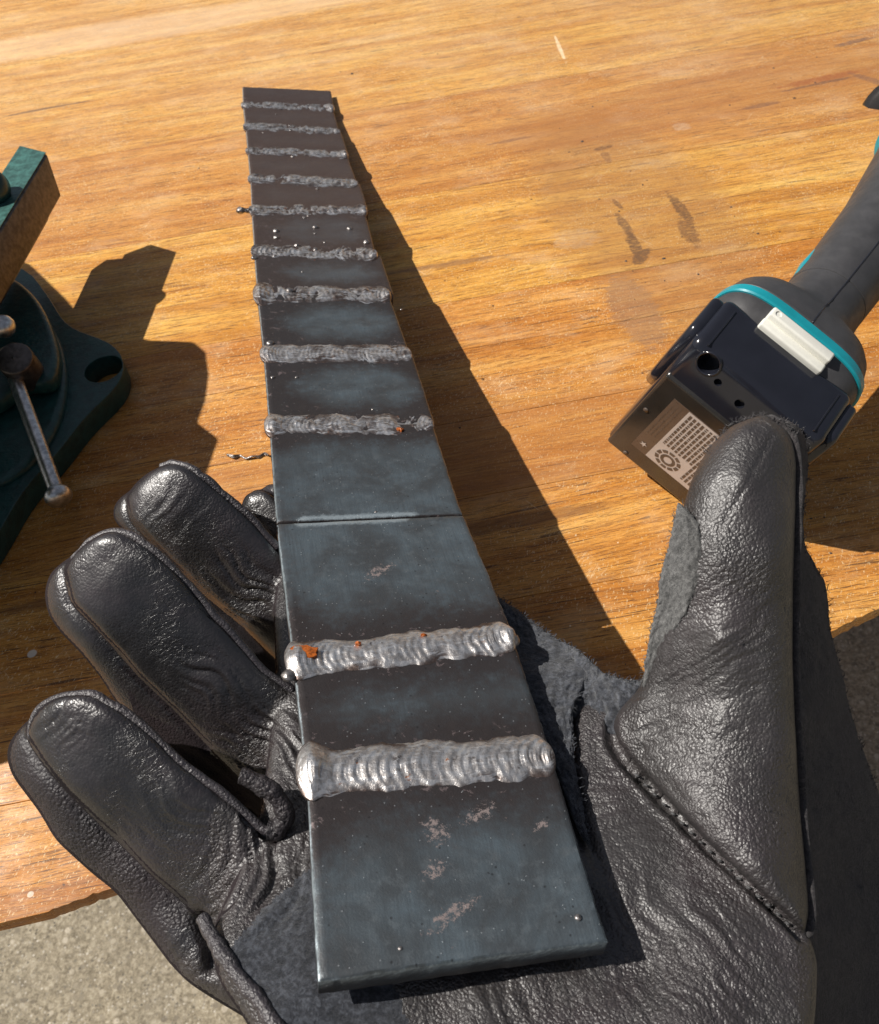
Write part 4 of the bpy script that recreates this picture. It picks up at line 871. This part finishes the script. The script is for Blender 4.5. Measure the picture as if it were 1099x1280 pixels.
loft('handle_barrel', [(61.9, 23.3, 17, 12.6, 13.8, 2.2), (62.2, 23.3, 17, 13.1, 14.3, 2.2), (80, 23.6, 17, 13.4, 14.6, 2.2), (110, 24, 18, 14.5, 15.5, 2.3), (150, 24, 20, 18, 18, 2.6), (156, 24, 20, 19, 19, 2.6)], MRUB)
# centre split line and dimple on the housing
P3 = []
for r_, pc, qc, a, b in ((33.4, 21.5, 21.4, 26.2, 24.3), (37, 21.5, 21, 25.6, 23.4), (40.5, 21.6, 20.8, 25., 22.6), (43.5, 21.8, 20.2, 23.2, 21.), (45.6, 22, 19.4, 19.8, 18.8), (47.5, 22.3, 18.4, 16.2, 16.6), (51, 22.8, 17.6, 14., 14.9), (62, 23.2, 17.0, 13.2, 14.3), (80, 23.6, 17, 13.4, 14.6), (110, 24, 18, 14.5, 15.5)):
    P3.append(Lc(pc, qc-b+.05, r_))
V, Fc = tube(resample(P3, 60), .28, 6); ob('split_line', V, Fc, MBLK, hou)
loft('teal_side_panel', [(64, 11.4, 16.0, 1.3, 2.0, 2.5), (70, 11.0, 16.2, 1.5, 3, 2.5), (78, 11.2, 17, 1.2, 2, 2.5)], MTEAL, n=24)
loft('motor_housing', [(156, 24, 20, 19, 19, 2.6), (158, 24, 20, 21, 21, 2.6), (200, 24, 20, 24, 23, 2.8)], MTEAL)
V, Fc = revolve([(3.0, -2), (4.2, 0), (4.2, 5), (2.5, 7)], at(1092, 206, 480), (-.6, -.3, .3), 24); ob('lock_knob', V, Fc, MBLK, tool)
V, Fc = revolve([(3.0, -2), (5.5, 0), (5.5, 6), (4, 8)], at(1103, 200, 482), (-.6, -.3, .3), 24); ob('knob_collar', V, Fc, MTEAL, tool)
V, Fc = revolve([(20, -3), (24, 0), (24, 6), (20, 9)], at(1134, 152, 500), at(1134, 152, 480)-at(1140, 145, 500), 40); ob('guard_disc', V, Fc, MBLK2, tool)
V, Fc = tube([at(1134, 150, 488), (np.array(at(1134, 150, 488))+Lc(24, 20, 185))/2, Lc(24, 20, 185)], 9, 16); ob('gear_neck', V, Fc, MCAST, tool)

# ------------------------------------------------------------------ small things on the table
wp = [tz(x, y, .6+.5*math.sin(i*1.9)) for i, (x, y) in enumerate(((284, 569), (292, 572), (300, 570), (308, 573), (316, 570), (324, 572), (331, 568), (336, 569)))]
V, Fc = tube(resample(wp, 60), .34, 8)
o = ob('wire_scrap', V-0, Fc, MSPAT, base=tz(310, 570), label='short twisted grey wire scrap on the wood, left of the steel bar', cat='wire')
wp2 = [p_+np.array([0, .7*math.sin(i*1.4), .3]) for i, p_ in enumerate(wp)]
V2, Fc2 = tube(resample(wp2, 60), .35, 8); ob('wire_strand', V2, Fc2, MSPAT, o)
V = []; Fc = []
for k in range(200):
    x = random.uniform(-20, 1110); y = random.uniform(5, 1100) if random.random() < .7 else random.uniform(5, 350)
    c = tz(x, y); 
    if random.random() < .35: c = tz(random.gauss(860, 120), random.gauss(260, 90))
    s_ = abs(random.gauss(.16, .2))+.12; b0 = len(V); a0 = random.uniform(0, 6.28); el = random.uniform(.4, 1.8)
    for q_ in range(5):
        a = a0+q_*1.2566; V.append(c+np.array([math.cos(a)*s_*el, math.sin(a)*s_, .02]))
    V.append(c+np.array([0, 0, s_*.7+.05])); Fc += [(b0+q_, b0+(q_+1) % 5, b0+5) for q_ in range(5)]
V = np.array(V)
fx, fy = V[:, 0], V[:, 1]
ob('grit', V, Fc, MGRIT, smooth=False, kind='stuff', label='scattered dark grit and filings lying on the table top')
